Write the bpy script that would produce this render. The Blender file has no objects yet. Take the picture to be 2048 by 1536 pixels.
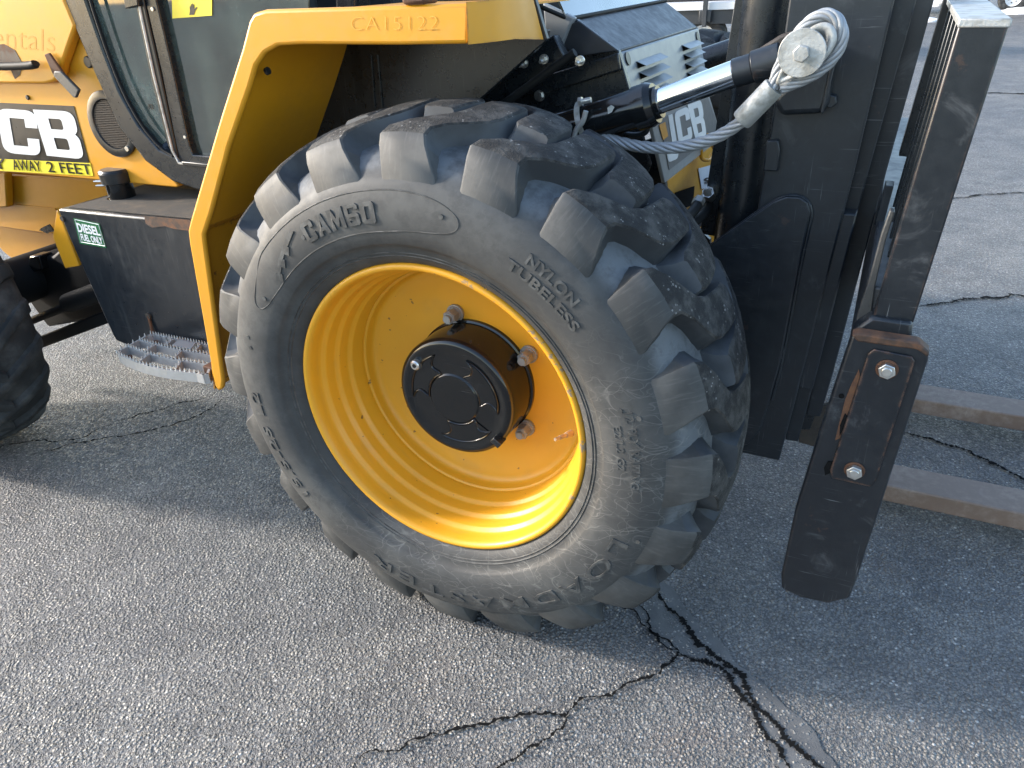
import bpy, bmesh, math, random
from mathutils import Vector, Matrix, noise
random.seed(7)
S = bpy.context.scene
COL = S.collection

# ------------------------------------------------------------------ camera
F = 1487.78                                   # focal length in photo pixels (2048 wide)
YAW, PITCH, ROLL = 0.46800, -0.49635, -0.05049
CAM = Vector((0.788, -1.1729, 1.4389))
cy, sy, cp, sp = math.cos(YAW), math.sin(YAW), math.cos(PITCH), math.sin(PITCH)
FWD = Vector((-sy*cp, cy*cp, sp)); R0 = Vector((cy, sy, 0)); U0 = R0.cross(FWD)
RGT = math.cos(ROLL)*R0 + math.sin(ROLL)*U0; UPV = -math.sin(ROLL)*R0 + math.cos(ROLL)*U0
cd = bpy.data.cameras.new('camera'); cam = bpy.data.objects.new('camera', cd); COL.objects.link(cam)
cd.sensor_fit = 'HORIZONTAL'; cd.sensor_width = 36; cd.lens = F/2048*36; cd.clip_start = .02; cd.clip_end = 2000
M = Matrix((RGT, UPV, -FWD)).transposed().to_4x4(); M.translation = CAM; cam.matrix_world = M
S.camera = cam

# ------------------------------------------------------------------ sky, sun, exposure
AZ = math.radians(14); EL = math.radians(20.5)
SUND = Vector((-math.cos(AZ)*math.cos(EL), -math.sin(AZ)*math.cos(EL), math.sin(EL)))
W = bpy.data.worlds.new('World'); S.world = W; W.use_nodes = True
nt = W.node_tree; sk = nt.nodes.new('ShaderNodeTexSky'); sk.sky_type = 'NISHITA'; sk.sun_disc = False
sk.sun_elevation = EL; sk.sun_rotation = math.atan2(SUND.x, SUND.y) % (2*math.pi)
sk.air_density = 1.0; sk.dust_density = 1.0; sk.ozone_density = 1.0
nt.links.new(sk.outputs[0], nt.nodes['Background'].inputs[0]); nt.nodes['Background'].inputs[1].default_value = .15
sl = bpy.data.lights.new('sun', 'SUN'); so = bpy.data.objects.new('sun', sl); COL.objects.link(so)
sl.energy = 2.0; sl.angle = math.radians(6); sl.color = (1, .93, .85)
so.rotation_euler = (-SUND).to_track_quat('-Z', 'Y').to_euler()
S.view_settings.view_transform = 'Standard'; S.view_settings.look = 'None'; S.view_settings.gamma = 1
S.view_settings.use_curve_mapping = False; S.view_settings.exposure = 1.9
S.render.engine = 'CYCLES'
S.cycles.max_bounces = 5; S.cycles.diffuse_bounces = 3; S.cycles.glossy_bounces = 3; S.cycles.transparent_max_bounces = 10

def at(p, axis, val):
    """the point of the plane axis=val seen at photo pixel p"""
    d = FWD + RGT*((p[0]-1024)/F) - UPV*((p[1]-768)/F)
    return CAM + d*((val-CAM[axis])/d[axis])
def PY(pts, y): return [at(p, 1, y) for p in pts]
def PX(pts, x): return [at(p, 0, x) for p in pts]
def PZ(pts, z): return [at(p, 2, z) for p in pts]

# ------------------------------------------------------------------ materials
class N:
    def __init__(s, name):
        s.m = bpy.data.materials.new(name); s.m.use_nodes = True; s.t = s.m.node_tree
        s.b = s.t.nodes['Principled BSDF']; s.out = s.t.nodes['Material Output']
        s.tc = s.t.nodes.new('ShaderNodeTexCoord')
    def n(s, typ, **k):
        o = s.t.nodes.new('ShaderNode'+typ)
        for a, v in k.items():
            if hasattr(o, a): setattr(o, a, v)
            else: o.inputs[a.replace('_', ' ')].default_value = v
        return o
    def l(s, a, b): s.t.links.new(a, b)
    def vec(s, scale=(1, 1, 1), rnd=False, rot=(0, 0, 0)):
        mp = s.n('Mapping'); mp.inputs['Scale'].default_value = scale; mp.inputs['Rotation'].default_value = rot
        s.l(s.tc.outputs['Object'], mp.inputs[0])
        if rnd:
            oi = s.n('ObjectInfo'); mu = s.n('Math', operation='MULTIPLY'); mu.inputs[1].default_value = 37.
            s.l(oi.outputs['Random'], mu.inputs[0]); s.l(mu.outputs[0], mp.inputs['Location'])
        return mp.outputs[0]
    def noise(s, scale, detail=4, rough=.55, vec=None, dist=0):
        o = s.n('TexNoise'); o.inputs['Scale'].default_value = scale; o.inputs['Detail'].default_value = detail
        o.inputs['Roughness'].default_value = rough; o.inputs['Distortion'].default_value = dist
        s.l(vec if vec is not None else s.tc.outputs['Object'], o.inputs['Vector']); return o
    def voro(s, scale, feature='F1', vec=None, rnd=1):
        o = s.n('TexVoronoi', feature=feature); o.inputs['Scale'].default_value = scale; o.inputs['Randomness'].default_value = rnd
        s.l(vec if vec is not None else s.tc.outputs['Object'], o.inputs['Vector']); return o
    def ramp(s, fac, a, b, ca=0., cb=1.):
        o = s.n('MapRange'); o.clamp = True; o.interpolation_type = 'SMOOTHSTEP'
        for i, v in zip((1, 2, 3, 4), (a, b, ca, cb)): o.inputs[i].default_value = v
        s.l(fac, o.inputs[0]); return o.outputs[0]
    def math(s, op, a, b=None, c=None):
        o = s.n('Math', operation=op)
        for i, v in enumerate((a, b, c)):
            if v is None: continue
            if isinstance(v, (int, float)): o.inputs[i].default_value = v
            else: s.l(v, o.inputs[i])
        return o.outputs[0]
    def mix(s, fac, a, b, blend='MIX'):
        o = s.n('Mix', data_type='RGBA', blend_type=blend)
        for i, v in ((0, fac), (6, a), (7, b)):
            if isinstance(v, (int, float)): o.inputs[i].default_value = v
            elif isinstance(v, tuple): o.inputs[i].default_value = v+(1,) if len(v) == 3 else v
            else: s.l(v, o.inputs[i])
        return o.outputs[2]
    def bump(s, h, strength=.3, dist=.01, prev=None):
        o = s.n('Bump'); o.inputs['Strength'].default_value = strength; o.inputs['Distance'].default_value = dist
        s.l(h, o.inputs['Height'])
        if prev is not None: s.l(prev, o.inputs['Normal'])
        s.l(o.outputs[0], s.b.inputs['Normal']); return o.outputs[0]
    def edge(s, rad=.006, lo=.02, hi=.25):
        bv = s.n('Bevel', samples=4); bv.inputs['Radius'].default_value = rad
        g = s.n('NewGeometry'); d = s.n('VectorMath', operation='DOT_PRODUCT')
        s.l(bv.outputs[0], d.inputs[0]); s.l(g.outputs['Normal'], d.inputs[1])
        return s.ramp(d.outputs['Value'], 1-lo, 1-hi)
    def set(s, col=None, rough=None, metal=None, spec=None, coat=None):
        for k, v in (('Base Color', col), ('Roughness', rough), ('Metallic', metal), ('Specular IOR Level', spec), ('Coat Weight', coat)):
            if v is None: continue
            i = s.b.inputs[k]
            if isinstance(v, (int, float)): i.default_value = v
            elif isinstance(v, tuple): i.default_value = v+(1,) if len(v) == 3 else v
            else: s.l(v, i)
        return s

def paint(name, col, rough=.4, dust=.25, dustcol=(.16, .14, .11), wear=(.12, .045, .02), wearamt=.6, scratch=.25, edger=.006, chips=.0, bumps=.03, streak=None):
    m = N(name)
    big = m.noise(3.5, 4, .6); fine = m.noise(40, 3, .65); vf = m.noise(260, 1, .6)
    c = m.mix(m.ramp(big.outputs[0], .35, .7, 0, .35), col, tuple(x*.82 for x in col))
    dm = m.math('MULTIPLY', m.ramp(m.math('ADD', m.math('MULTIPLY', big.outputs[0], .6), m.math('MULTIPLY', fine.outputs[0], .5)), .45, .75), dust)
    c = m.mix(dm, c, dustcol)
    # scratches in two directions, broken up, with smudges
    if scratch > .15:
        s1 = m.noise(7, 2, .5, vec=m.vec((1.2, 6, 55), rot=(.3, .9, .4)), dist=.4); s2 = m.noise(7, 2, .5, vec=m.vec((50, 6, 1.4), rot=(.2, .5, -.6)), dist=.4)
        k1 = m.math('MULTIPLY', m.ramp(s1.outputs[0], .64, .74, 0, .7), m.ramp(m.noise(6, 3, .6).outputs[0], .5, .62)); k2 = m.math('MULTIPLY', m.ramp(s2.outputs[0], .64, .74, 0, .7), m.ramp(big.outputs[0], .5, .62))
        smu = m.noise(10, 5, .7, dist=1.2); k3 = m.math('MULTIPLY', m.ramp(smu.outputs[0], .56, .80), .30)
        sm = m.math('MULTIPLY', m.math('ADD', m.math('MAXIMUM', k1, k2), k3), scratch)
        c = m.mix(sm, c, tuple(min(1, x*1.1+.14) for x in dustcol))
    if streak:
        st = m.noise(9, 4, .6, vec=m.vec((5, 5, .6)))
        c = m.mix(m.math('MULTIPLY', m.ramp(st.outputs[0], .5, .72), streak[1]), c, streak[0])
    if wearamt > 0:
        e = m.edge(edger)
        w = m.math('MULTIPLY', e, m.ramp(fine.outputs[0], .38, .6)); w = m.math('MULTIPLY', w, wearamt)
        c = m.mix(w, c, m.mix(vf.outputs[0], wear, tuple(x*1.9 for x in wear)))
    if chips > 0:
        ch = m.noise(11, 6, .7); cm = m.math('MULTIPLY', m.ramp(ch.outputs[0], .66-.06*chips, .69-.06*chips), min(1, chips))
        c = m.mix(cm, c, wear)
    m.set(c, m.math('ADD', m.math('MULTIPLY', dm, .5), m.math('ADD', m.math('MULTIPLY', fine.outputs[0], .14), rough-.07)))
    m.bump(m.math('ADD', m.math('MULTIPLY', fine.outputs[0], .4), m.math('MULTIPLY', vf.outputs[0], .25)), bumps*4, .002)
    return m.m

YEL = (.64, .283, .012)
MAT = {}
B_ = (.055, .060, .066)
MAT['yellow'] = paint('yellow_paint', YEL, .36, .16, (.42, .25, .09), (.16, .05, .018), .75, .12, .007, bumps=.02)
MAT['yellow_rust'] = paint('yellow_paint_rusting', (.60, .265, .013), .5, .35, (.26, .12, .035), (.11, .035, .014), .9, .12, .012, chips=.75, bumps=.05)
MAT['yellow_deep'] = paint('yellow_chassis_paint', (.60, .275, .012), .40, .08, (.40, .21, .05), (.14, .05, .02), 0, .1, .008, bumps=.03)
MAT['rim'] = paint('rim_yellow_paint', (.80, .355, .014), .27, .06, (.45, .26, .08), (.2, .09, .03), 0, .04, .004, chips=.0, bumps=.012)
MAT['black'] = paint('black_frame_paint', (.011, .0135, .016), .27, .08, B_, (.10, .07, .05), 0, .25, .004, bumps=.03)
MAT['black_mast'] = paint('black_mast_paint', (.0115, .0155, .0205), .38, .14, (.062, .071, .080), (.15, .075, .045), .0, .6, .004, chips=.16, bumps=.03)
MAT['black_guard'] = paint('black_guard_paint', (.0085, .0115, .0155), .34, .10, (.062, .070, .078), (.16, .078, .042), .75, 1.0, .008, chips=.16, bumps=.05)
MAT['black_tank'] = paint('black_tank_paint', (.011, .0145, .019), .30, .12, B_, (.10, .045, .025), 0, .35, .004, bumps=.02, streak=((.055, .06, .062), .35))
MAT['gloss_black'] = paint('gloss_black_enamel', (.006, .007, .008), .13, .05, (.05, .05, .05), (.2, .15, .1), 0, .2, .002, bumps=.008)
MAT['plastic'] = paint('dark_plastic', (.013, .0145, .016), .33, .12, (.06, .058, .054), (.1, .09, .08), 0, .15, .003, bumps=.03)
MAT['grey_panel'] = paint('grey_hood_paint', (.235, .245, .25), .34, .12, (.26, .25, .24), (.1, .1, .1), 0, .3, .003, bumps=.02)
MAT['dark_panel'] = paint('dark_hood_paint', (.028, .031, .036), .36, .3, (.10, .10, .10), (.1, .1, .1), 0, .3, .003, bumps=.02)
MAT['grip'] = paint('grip_tape', (.05, .045, .038), .85, .6, (.15, .115, .08), (.12, .05, .03), 0, .1, .003, bumps=.35)
MAT['rust_fork'] = paint('rusty_fork_steel', (.19, .125, .09), .55, .8, (.34, .27, .22), (.25, .13, .07), .4, .6, .006, chips=.2, bumps=.06)
MAT['rust'] = paint('rusted_steel', (.085, .036, .018), .75, .6, (.19, .095, .045), (.05, .03, .02), 0, .2, .004, bumps=.1)
MAT['brown_bracket'] = paint('greasy_brown_steel', (.035, .028, .023), .55, .5, (.10, .075, .055), (.2, .12, .07), 0, .2, .004, bumps=.08)
MAT['white_decal'] = paint('white_vinyl', (.72, .73, .74), .35, .12, (.45, .44, .42), (.3, .3, .3), 0, .1, .002, bumps=.01)
MAT['black_decal'] = paint('black_vinyl', (.009, .010, .011), .3, .1, (.06, .057, .052), (.3, .3, .3), 0, .2, .002, bumps=.01)
MAT['yellow_decal'] = paint('yellow_vinyl', (.80, .66, .03), .4, .12, (.4, .32, .08), (.3, .3, .3), 0, .1, .002, bumps=.01)
MAT['green_decal'] = paint('green_vinyl', (.016, .125, .045), .35, .05, (.1, .15, .1), (.3, .3, .3), 0, .05, .002, bumps=.01)
MAT['grey_decal'] = paint('grey_vinyl', (.11, .115, .12), .35, .1, (.2, .2, .2), (.3, .3, .3), 0, .1, .002, bumps=.01)
MAT['rust_edge'] = paint('rust_worn_black', (.035, .022, .016), .6, .95, (.20, .095, .048), (.2, .1, .05), 0, .4, .004, chips=.3, bumps=.08)
MAT['interior'] = paint('cab_interior', (.02, .022, .022), .7, .1, (.05, .05, .05), (.1, .1, .1), 0, 0, .002, bumps=.01)
MAT['chalk'] = paint('chalk_scrawl', (.70, .37, .045), .6, .4, (.66, .32, .02), (.3, .3, .3), 0, 0, .002, bumps=.01)
MAT['ghost'] = paint('faded_lettering', (.56, .25, .016), .6, .3, (.66, .31, .02), (.3, .3, .3), 0, 0, .002, bumps=.01)

def metal(name, col, rough, dirt=.3, dirtcol=(.12, .09, .06), bump=.1, met=1.):
    m = N(name); a = m.noise(30, 5, .6); b = m.noise(160, 3, .6)
    d = m.math('MULTIPLY', m.ramp(a.outputs[0], .42, .66), dirt)
    m.set(m.mix(d, col, dirtcol), m.math('ADD', m.math('MULTIPLY', a.outputs[0], .2), rough-.1), m.math('MULTIPLY', m.math('SUBTRACT', 1., d), met))
    m.bump(b.outputs[0], bump, .002); return m.m
MAT['chrome'] = metal('chrome_rod', (.80, .82, .84), .12, .03, bump=.01)
MAT['zinc'] = metal('galvanised_steel', (.46, .46, .44), .48, .85, (.22, .215, .185), .5, .5)
MAT['zinc_rope'] = metal('wire_rope_steel', (.34, .355, .37), .5, .4, (.20, .205, .21), .3, .35)
MAT['alu'] = metal('cast_aluminium', (.46, .46, .455), .45, .3, (.28, .26, .23), .25, .5)
MAT['dull_steel'] = metal('dull_ground_steel', (.07, .07, .068), .5, .5, (.05, .045, .04), .4, .4)
MAT['bolt'] = metal('bright_bolt', (.62, .62, .60), .33, .3, (.2, .17, .13), .2)
MAT['nut'] = metal('weathered_nut', (.30, .30, .29), .45, .5, (.15, .12, .095), .4, .35)
MAT['brass'] = metal('brass_valve', (.34, .25, .16), .5, .6, (.20, .12, .06), .3, .4)

m = N('rim_paint'); sep = m.n('SeparateXYZ'); m.l(m.tc.outputs['Object'], sep.inputs[0])
r = m.math('SQRT', m.math('ADD', m.math('POWER', sep.outputs[0], 2), m.math('POWER', sep.outputs[2], 2)))
big = m.noise(5, 4, .6); f = m.noise(38, 4, .65); v = m.noise(300, 1, .5); dr = m.noise(9, 4, .6, vec=m.vec((1, 6, 1)))
c = m.mix(m.ramp(big.outputs[0], .35, .7, 0, .4), (.70, .328, .015), (.63, .282, .012))
c = m.mix(m.math('MULTIPLY', m.ramp(dr.outputs[0], .52, .74), .22), c, (.46, .24, .06))
c = m.mix(m.math('MULTIPLY', m.ramp(m.noise(55, 2, .5).outputs[0], .735, .76), .8), c, (.10, .05, .025))
k = m.math('MULTIPLY', m.math('MULTIPLY', m.ramp(r, .3385, .343), m.ramp(f.outputs[0], .56, .61)), m.ramp(m.math('ADD', sep.outputs[0], m.math('MULTIPLY', sep.outputs[2], .45)), .16, .30))
c = m.mix(m.math('MULTIPLY', k, .75), c, (.16, .165, .17)); m.set(c, m.math('ADD', m.math('MULTIPLY', f.outputs[0], .18), .34)); m.bump(m.math('ADD', f.outputs[0], m.math('MULTIPLY', v.outputs[0], .3)), .05, .002); MAT['wheel_rim'] = m.m

def rubber(name, kind):
    m = N(name)
    geo = m.tc.outputs['Object']
    sep = m.n('SeparateXYZ'); m.l(geo, sep.inputs[0])
    r = m.math('SQRT', m.math('ADD', m.math('POWER', sep.outputs[0], 2), m.math('POWER', sep.outputs[2], 2)))
    rv = m.vec(rnd=(kind != 'carcass'))
    big = m.noise(5, 5, .6, vec=rv); mid = m.noise(28, 5, .65, vec=rv); fin = m.noise(180, 4, .6, vec=rv)
    grey = (.046, .047, .0468); pale = (.096, .097, .093); blue = (.102, .111, .121)
    if kind == 'carcass':
        # clean dark bead band, dusty sidewall, chalky tread valleys
        c = m.mix(m.ramp(r, .392, .412), (.034, .0345, .034), grey)
        c = m.mix(m.math('MULTIPLY', m.ramp(big.outputs[0], .42, .66), .55), c, pale)
        c = m.mix(m.ramp(r, .528, .55), c, blue)
        c = m.mix(m.math('MULTIPLY', m.ramp(mid.outputs[0], .42, .68), .6), c, (.034, .035, .036))
        # scuff lines crossing each other, mostly over the lower and forward part of the sidewall
        fwd = m.math('ADD', m.math('MULTIPLY', sep.outputs[0], .9), m.math('MULTIPLY', sep.outputs[2], -1.1))
        wm = m.math('MULTIPLY', m.ramp(m.math('ADD', fwd, m.math('MULTIPLY', big.outputs[0], .5)), .10, .70), m.ramp(big.outputs[0], .30, .55, .25, 1))
        wm = m.math('ADD', wm, .10)
        for sc_, ro_, wd, am in ((7., .3, .007, .40), (9., 1.4, .007, .35), (12., 2.3, .008, .35), (16., .9, .010, .3), (6., 2.8, .005, .35), (21., 1.9, .012, .25)):
            nz = m.noise(sc_, 1, .4, vec=m.vec((1, 1, 1.9), rot=(0, ro_, 0)))
            d_ = m.math('ABSOLUTE', m.math('SUBTRACT', nz.outputs[0], .5))
            c = m.mix(m.math('MULTIPLY', m.math('MULTIPLY', m.ramp(d_, 0, wd, am, 0), wm), m.ramp(mid.outputs[0], .3, .55)), c, (.21, .207, .193))
        rough = .62
    elif kind == 'lug':
        c = m.mix(m.ramp(big.outputs[0], .4, .65), (.036, .037, .0368), (.073, .0735, .071))
        c = m.mix(m.math('MULTIPLY', m.ramp(mid.outputs[0], .55, .7), .6), c, (.05, .05, .05))
        c = m.mix(m.math('MULTIPLY', m.ramp(m.noise(7, 3, .6, vec=m.vec((3, 3, 26), rnd=True, rot=(.2, .5, .1))).outputs[0], .5, .85), .35), c, (.15, .147, .138))
        rough = .62
    elif kind == 'lugside':
        c = m.mix(m.ramp(big.outputs[0], .4, .65), (.034, .037, .041), (.072, .078, .085)); rough = .65
    else:   # worn lug crown with stone bits
        c = m.mix(m.ramp(mid.outputs[0], .4, .68), (.020, .020, .020), (.075, .072, .067))
        v = m.voro(150, 'F1', m.vec(rnd=True))
        sc_ = m.n('SeparateColor'); m.l(v.outputs['Color'], sc_.inputs[0]); dd = m.math('SUBTRACT', v.outputs['Distance'], m.math('MULTIPLY', m.math('SUBTRACT', sc_.outputs[0], .72), .9))
        k = m.math('MULTIPLY', m.ramp(dd, .12, .2, 1, 0), m.ramp(m.noise(16, 3, .6, vec=rv).outputs[0], .50, .62))
        c = m.mix(m.math('MULTIPLY', k, .6), c, (.34, .33, .315)); rough = .8
        m.set(c, rough, spec=.35); m.bump(m.math('ADD', m.noise(140, 4, .75, vec=rv).outputs[0], m.math('MULTIPLY', mid.outputs[0], .6)), .9, .006)
        return m.m
    m.set(c, m.math('ADD', m.math('MULTIPLY', mid.outputs[0], .2), rough-.1), spec=.4)
    m.bump(m.math('ADD', m.math('MULTIPLY', mid.outputs[0], .5), m.math('MULTIPLY', fin.outputs[0], .35)), .22, .003)
    return m.m
for k in ('carcass', 'lug', 'lugside', 'crown'): MAT['rub_'+k] = rubber('rubber_'+k, k)
m = N('rubber_letters'); nz = m.noise(40, 4, .6)
m.set(m.mix(m.ramp(nz.outputs[0], .4, .65), (.042, .043, .0425), (.086, .087, .084)), .62, spec=.4); MAT['rub_text'] = m.m
m = N('rubber_rear_tyre'); a = m.noise(9, 5, .6); b = m.noise(60, 4, .65)
m.set(m.mix(m.ramp(a.outputs[0], .4, .7), (.026, .027, .028), (.075, .075, .074)), .75, spec=.3); m.bump(b.outputs[0], .35, .004); MAT['rub_rear'] = m.m
m = N('hose_rubber'); m.set((.010, .011, .012), .6, spec=.2); MAT['hose'] = m.m

def asphalt(name, light=1., seal=False):
    m = N(name)
    P = m.n('NewGeometry').outputs['Position']
    patch = m.noise(.9, 5, .6, P); patch2 = m.noise(5, 5, .65, P); gr = m.noise(420, 3, .6, P)
    if seal:
        c = m.mix(m.ramp(patch2.outputs[0], .35, .7), (.085, .086, .087), (.155, .153, .149))
        v = m.voro(120, 'F1', P); sv = m.n('SeparateColor'); m.l(v.outputs['Color'], sv.inputs[0])
        k = m.math('MULTIPLY', m.ramp(v.outputs['Distance'], .25, .5, 1, 0), m.math('MULTIPLY', m.ramp(m.noise(22, 3, .6, P).outputs[0], .46, .6), m.ramp(sv.outputs[1], .3, .4)))
        c = m.mix(k, c, m.mix(sv.outputs[0], (.14, .138, .133), (.34, .33, .31)))
        m.set(c, .7, spec=.35); m.bump(m.math('ADD', m.math('MULTIPLY', patch2.outputs[0], .6), m.math('ADD', k, m.math('MULTIPLY', gr.outputs[0], .35))), .8, .006); return m.m
    wob = m.n('VectorMath', operation='ADD'); m.l(P, wob.inputs[0])
    w2 = m.noise(60, 2, .5, P); s2 = m.n('VectorMath', operation='SCALE'); s2.inputs['Scale'].default_value = .012
    m.l(w2.outputs[1], s2.inputs[0])
    v1 = m.voro(115, 'F1', wob.outputs[0]); v2 = m.voro(290, 'F1', wob.outputs[0])
    sepc = m.n('SeparateColor'); m.l(v1.outputs['Color'], sepc.inputs[0])
    sepd = m.n('SeparateColor'); m.l(v2.outputs['Color'], sepd.inputs[0])
    stone = m.mix(m.math('POWER', sepc.outputs[0], 1.6), (.165, .163, .158), (.31, .302, .288))
    stone = m.mix(m.ramp(sepc.outputs[1], .945, .98), stone, (.52, .505, .48))
    fine = m.mix(m.math('POWER', sepd.outputs[0], 2.), (.085, .085, .087), (.25, .244, .233))
    h1 = m.ramp(v1.outputs['Distance'], .10, .62, 1, 0)
    c = m.mix(m.ramp(h1, .15, .6), fine, stone)
    c = m.mix(1., c, m.mix(m.ramp(patch.outputs[0], .3, .7), (.78, .79, .82), (1.12, 1.10, 1.06)), 'MULTIPLY')
    c = m.mix(1., c, m.mix(m.ramp(patch2.outputs[0], .3, .72), (.72, .72, .73), (1.15, 1.13, 1.1)), 'MULTIPLY')
    c = m.mix(m.math('MULTIPLY', m.ramp(m.noise(2.3, 4, .6, P).outputs[0], .60, .72), .3), c, (.12, .09, .075))
    m.set(c, m.ramp(sepc.outputs[2], 0, 1, .42, .8), spec=.5)
    h = m.math('ADD', m.math('MULTIPLY', h1, 1.), m.math('MULTIPLY', m.ramp(v2.outputs['Distance'], .1, .6, 1, 0), .4))
    h = m.math('MULTIPLY', h, m.ramp(m.noise(35, 3, .6, P).outputs[0], .25, .7, .35, 1.1))
    m.bump(h, 1.0, .0055)
    return m.m
MAT['asphalt'] = asphalt('asphalt'); MAT['sealant'] = asphalt('crack_sealant', seal=True)
m = N('crack_dark'); m.set((.008, .008, .008), .95, spec=.1); MAT['crack'] = m.m
m = N('snow'); a = m.noise(6, 5, .6); m.set(m.mix(m.ramp(a.outputs[0], .4, .7), (.55, .56, .58), (.82, .84, .87)), .7); m.bump(a.outputs[0], .4, .03); MAT['snow'] = m.m

def glass(name, tint, dirt, fl=.06):
    m = N(name); t = m.t; t.nodes.remove(m.b)
    tr = m.n('BsdfTransparent'); tr.inputs[0].default_value = tint+(1,)
    gl = m.n('BsdfGlossy'); gl.inputs['Roughness'].default_value = .03; gl.inputs[0].default_value = (1, 1, 1, 1)
    fr = m.n('Fresnel'); fr.inputs[0].default_value = 1.5
    mx = m.n('MixShader'); m.l(m.math('ADD', fr.outputs[0], fl), mx.inputs[0]); m.l(tr.outputs[0], mx.inputs[1]); m.l(gl.outputs[0], mx.inputs[2])
    df = m.n('BsdfDiffuse'); df.inputs[0].default_value = (.20, .27, .245, 1)
    a = m.noise(6, 5, .65); sv = m.noise(7, 3, .6, vec=m.vec((14, 2, 3), rot=(0, .35, .2))); f = m.noise(220, 2, .6)
    k = m.math('ADD', m.math('ADD', m.math('MULTIPLY', m.ramp(a.outputs[0], .3, .75), .45), .15), m.math('MULTIPLY', m.ramp(sv.outputs[0], .50, .78), .16))
    k = m.math('ADD', k, m.math('MULTIPLY', m.ramp(f.outputs[0], .68, .74), .35))
    m2 = m.n('MixShader'); m.l(m.math('MULTIPLY', k, dirt), m2.inputs[0]); m.l(mx.outputs[0], m2.inputs[1]); m.l(df.outputs[0], m2.inputs[2])
    m.l(m2.outputs[0], m.out.inputs[0]); return m.m
MAT['glass_dusty'] = glass('dusty_window_glass', (.22, .27, .25), .8)
MAT['glass_dark'] = glass('tinted_window_glass', (.16, .19, .18), .45)
MAT['glass_screen'] = glass('windscreen_glass', (.45, .55, .55), .25, .25)

# ------------------------------------------------------------------ mesh helpers
class MB:
    def __init__(s): s.v = []; s.f = []; s.mi = []
    def add(s, vs, fs, mi=0):
        o = len(s.v); s.v += [Vector(v) for v in vs]; s.f += [tuple(i+o for i in f) for f in fs]; s.mi += [mi]*len(fs); return s
    def box(s, c, d, rot=None, mi=0):
        c = Vector(c); h = Vector(d)/2; vs = []
        for x in (-1, 1):
            for y in (-1, 1):
                for z in (-1, 1):
                    q = Vector((x*h.x, y*h.y, z*h.z))
                    if rot is not None: q = rot @ q
                    vs.append(c+q)
        return s.add(vs, [(0, 1, 3, 2), (4, 6, 7, 5), (0, 4, 5, 1), (2, 3, 7, 6), (0, 2, 6, 4), (1, 5, 7, 3)], mi)
    def bar(s, a, b, w, h, up=(0, 0, 1), mi=0):
        a = Vector(a); b = Vector(b); d = (b-a); L = d.length; d.normalize(); u = Vector(up)
        sd = d.cross(u).normalized(); u = sd.cross(d)
        return s.box((a+b)/2, (L, w, h), Matrix((d, sd, u)).transposed(), mi)
    def prism(s, poly, vec, mi=0):
        n = len(poly); vec = Vector(vec); vs = [Vector(p) for p in poly]+[Vector(p)+vec for p in poly]
        fs = [tuple(range(n)), tuple(range(2*n-1, n-1, -1))]+[(i, i+n, (i+1) % n+n, (i+1) % n) for i in range(n)]
        return s.add(vs, fs, mi)
    def cyl(s, a, b, r, n=24, r2=None, caps=True, mi=0):
        return s.tube([a, b], [r, r if r2 is None else r2], n, caps, mi=mi)
    def tube(s, path, r, n=12, caps=True, closed=False, mi=0):
        path = [Vector(p) for p in path]; k = len(path); rr = r if isinstance(r, (list, tuple)) else [r]*k
        T = []
        for i in range(k):
            a = path[(i-1) % k] if (closed or i > 0) else path[i]; b = path[(i+1) % k] if (closed or i < k-1) else path[i]
            T.append((b-a).normalized())
        u = T[0].orthogonal().normalized(); vs = []; fs = []
        for i in range(k):
            u = (u-T[i]*u.dot(T[i])).normalized(); w = T[i].cross(u)
            for j in range(n):
                t = 2*math.pi*j/n; vs.append(path[i]+(u*math.cos(t)+w*math.sin(t))*rr[i])
        for i in range(k if closed else k-1):
            i2 = (i+1) % k
            for j in range(n): fs.append((i*n+j, i*n+(j+1) % n, i2*n+(j+1) % n, i2*n+j))
        if caps and not closed: fs += [tuple(range(n-1, -1, -1)), tuple((k-1)*n+j for j in range(n))]
        return s.add(vs, fs, mi)
    def lathe(s, prof, n=64, mi=None, c=(0, 0, 0)):
        """profile of (radius, y) turned about the Y axis"""
        vs = []; fs = []; c = Vector(c)
        for r, y in prof:
            for j in range(n):
                t = 2*math.pi*j/n; vs.append(c+Vector((r*math.cos(t), y, r*math.sin(t))))
        for i in range(len(prof)-1):
            for j in range(n): fs.append((i*n+j, i*n+(j+1) % n, (i+1)*n+(j+1) % n, (i+1)*n+j))
        return s.add(vs, fs, mi or 0)
    def xform(s, Mx): s.v = [Mx @ v for v in s.v]; return s
    def mesh(s, name, mats, smooth=None):
        me = bpy.data.meshes.new(name); me.from_pydata([tuple(v) for v in s.v], [], s.f)
        for m_ in (mats if isinstance(mats, (list, tuple)) else [mats]): me.materials.append(MAT[m_] if isinstance(m_, str) else m_)
        me.polygons.foreach_set('material_index', s.mi)
        bm = bmesh.new(); bm.from_mesh(me); bmesh.ops.recalc_face_normals(bm, faces=bm.faces); bm.to_mesh(me); bm.free()
        if smooth is not None:
            me.polygons.foreach_set('use_smooth', [True]*len(me.polygons)); me.set_sharp_from_angle(angle=math.radians(smooth))
        me.update(); return me
    def build(s, name, mats, parent=None, bevel=0, smooth=None, seg=2, loc=None):
        o = bpy.data.objects.new(name, s.mesh(name, mats, smooth if smooth is not None else (30 if bevel else None))); COL.objects.link(o)
        if parent is not None: o.parent = parent
        if loc is not None: o.location = loc
        if bevel:
            b = o.modifiers.new('bevel', 'BEVEL'); b.width = bevel; b.segments = seg; b.limit_method = 'ANGLE'; b.angle_limit = math.radians(28)
        return o
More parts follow.
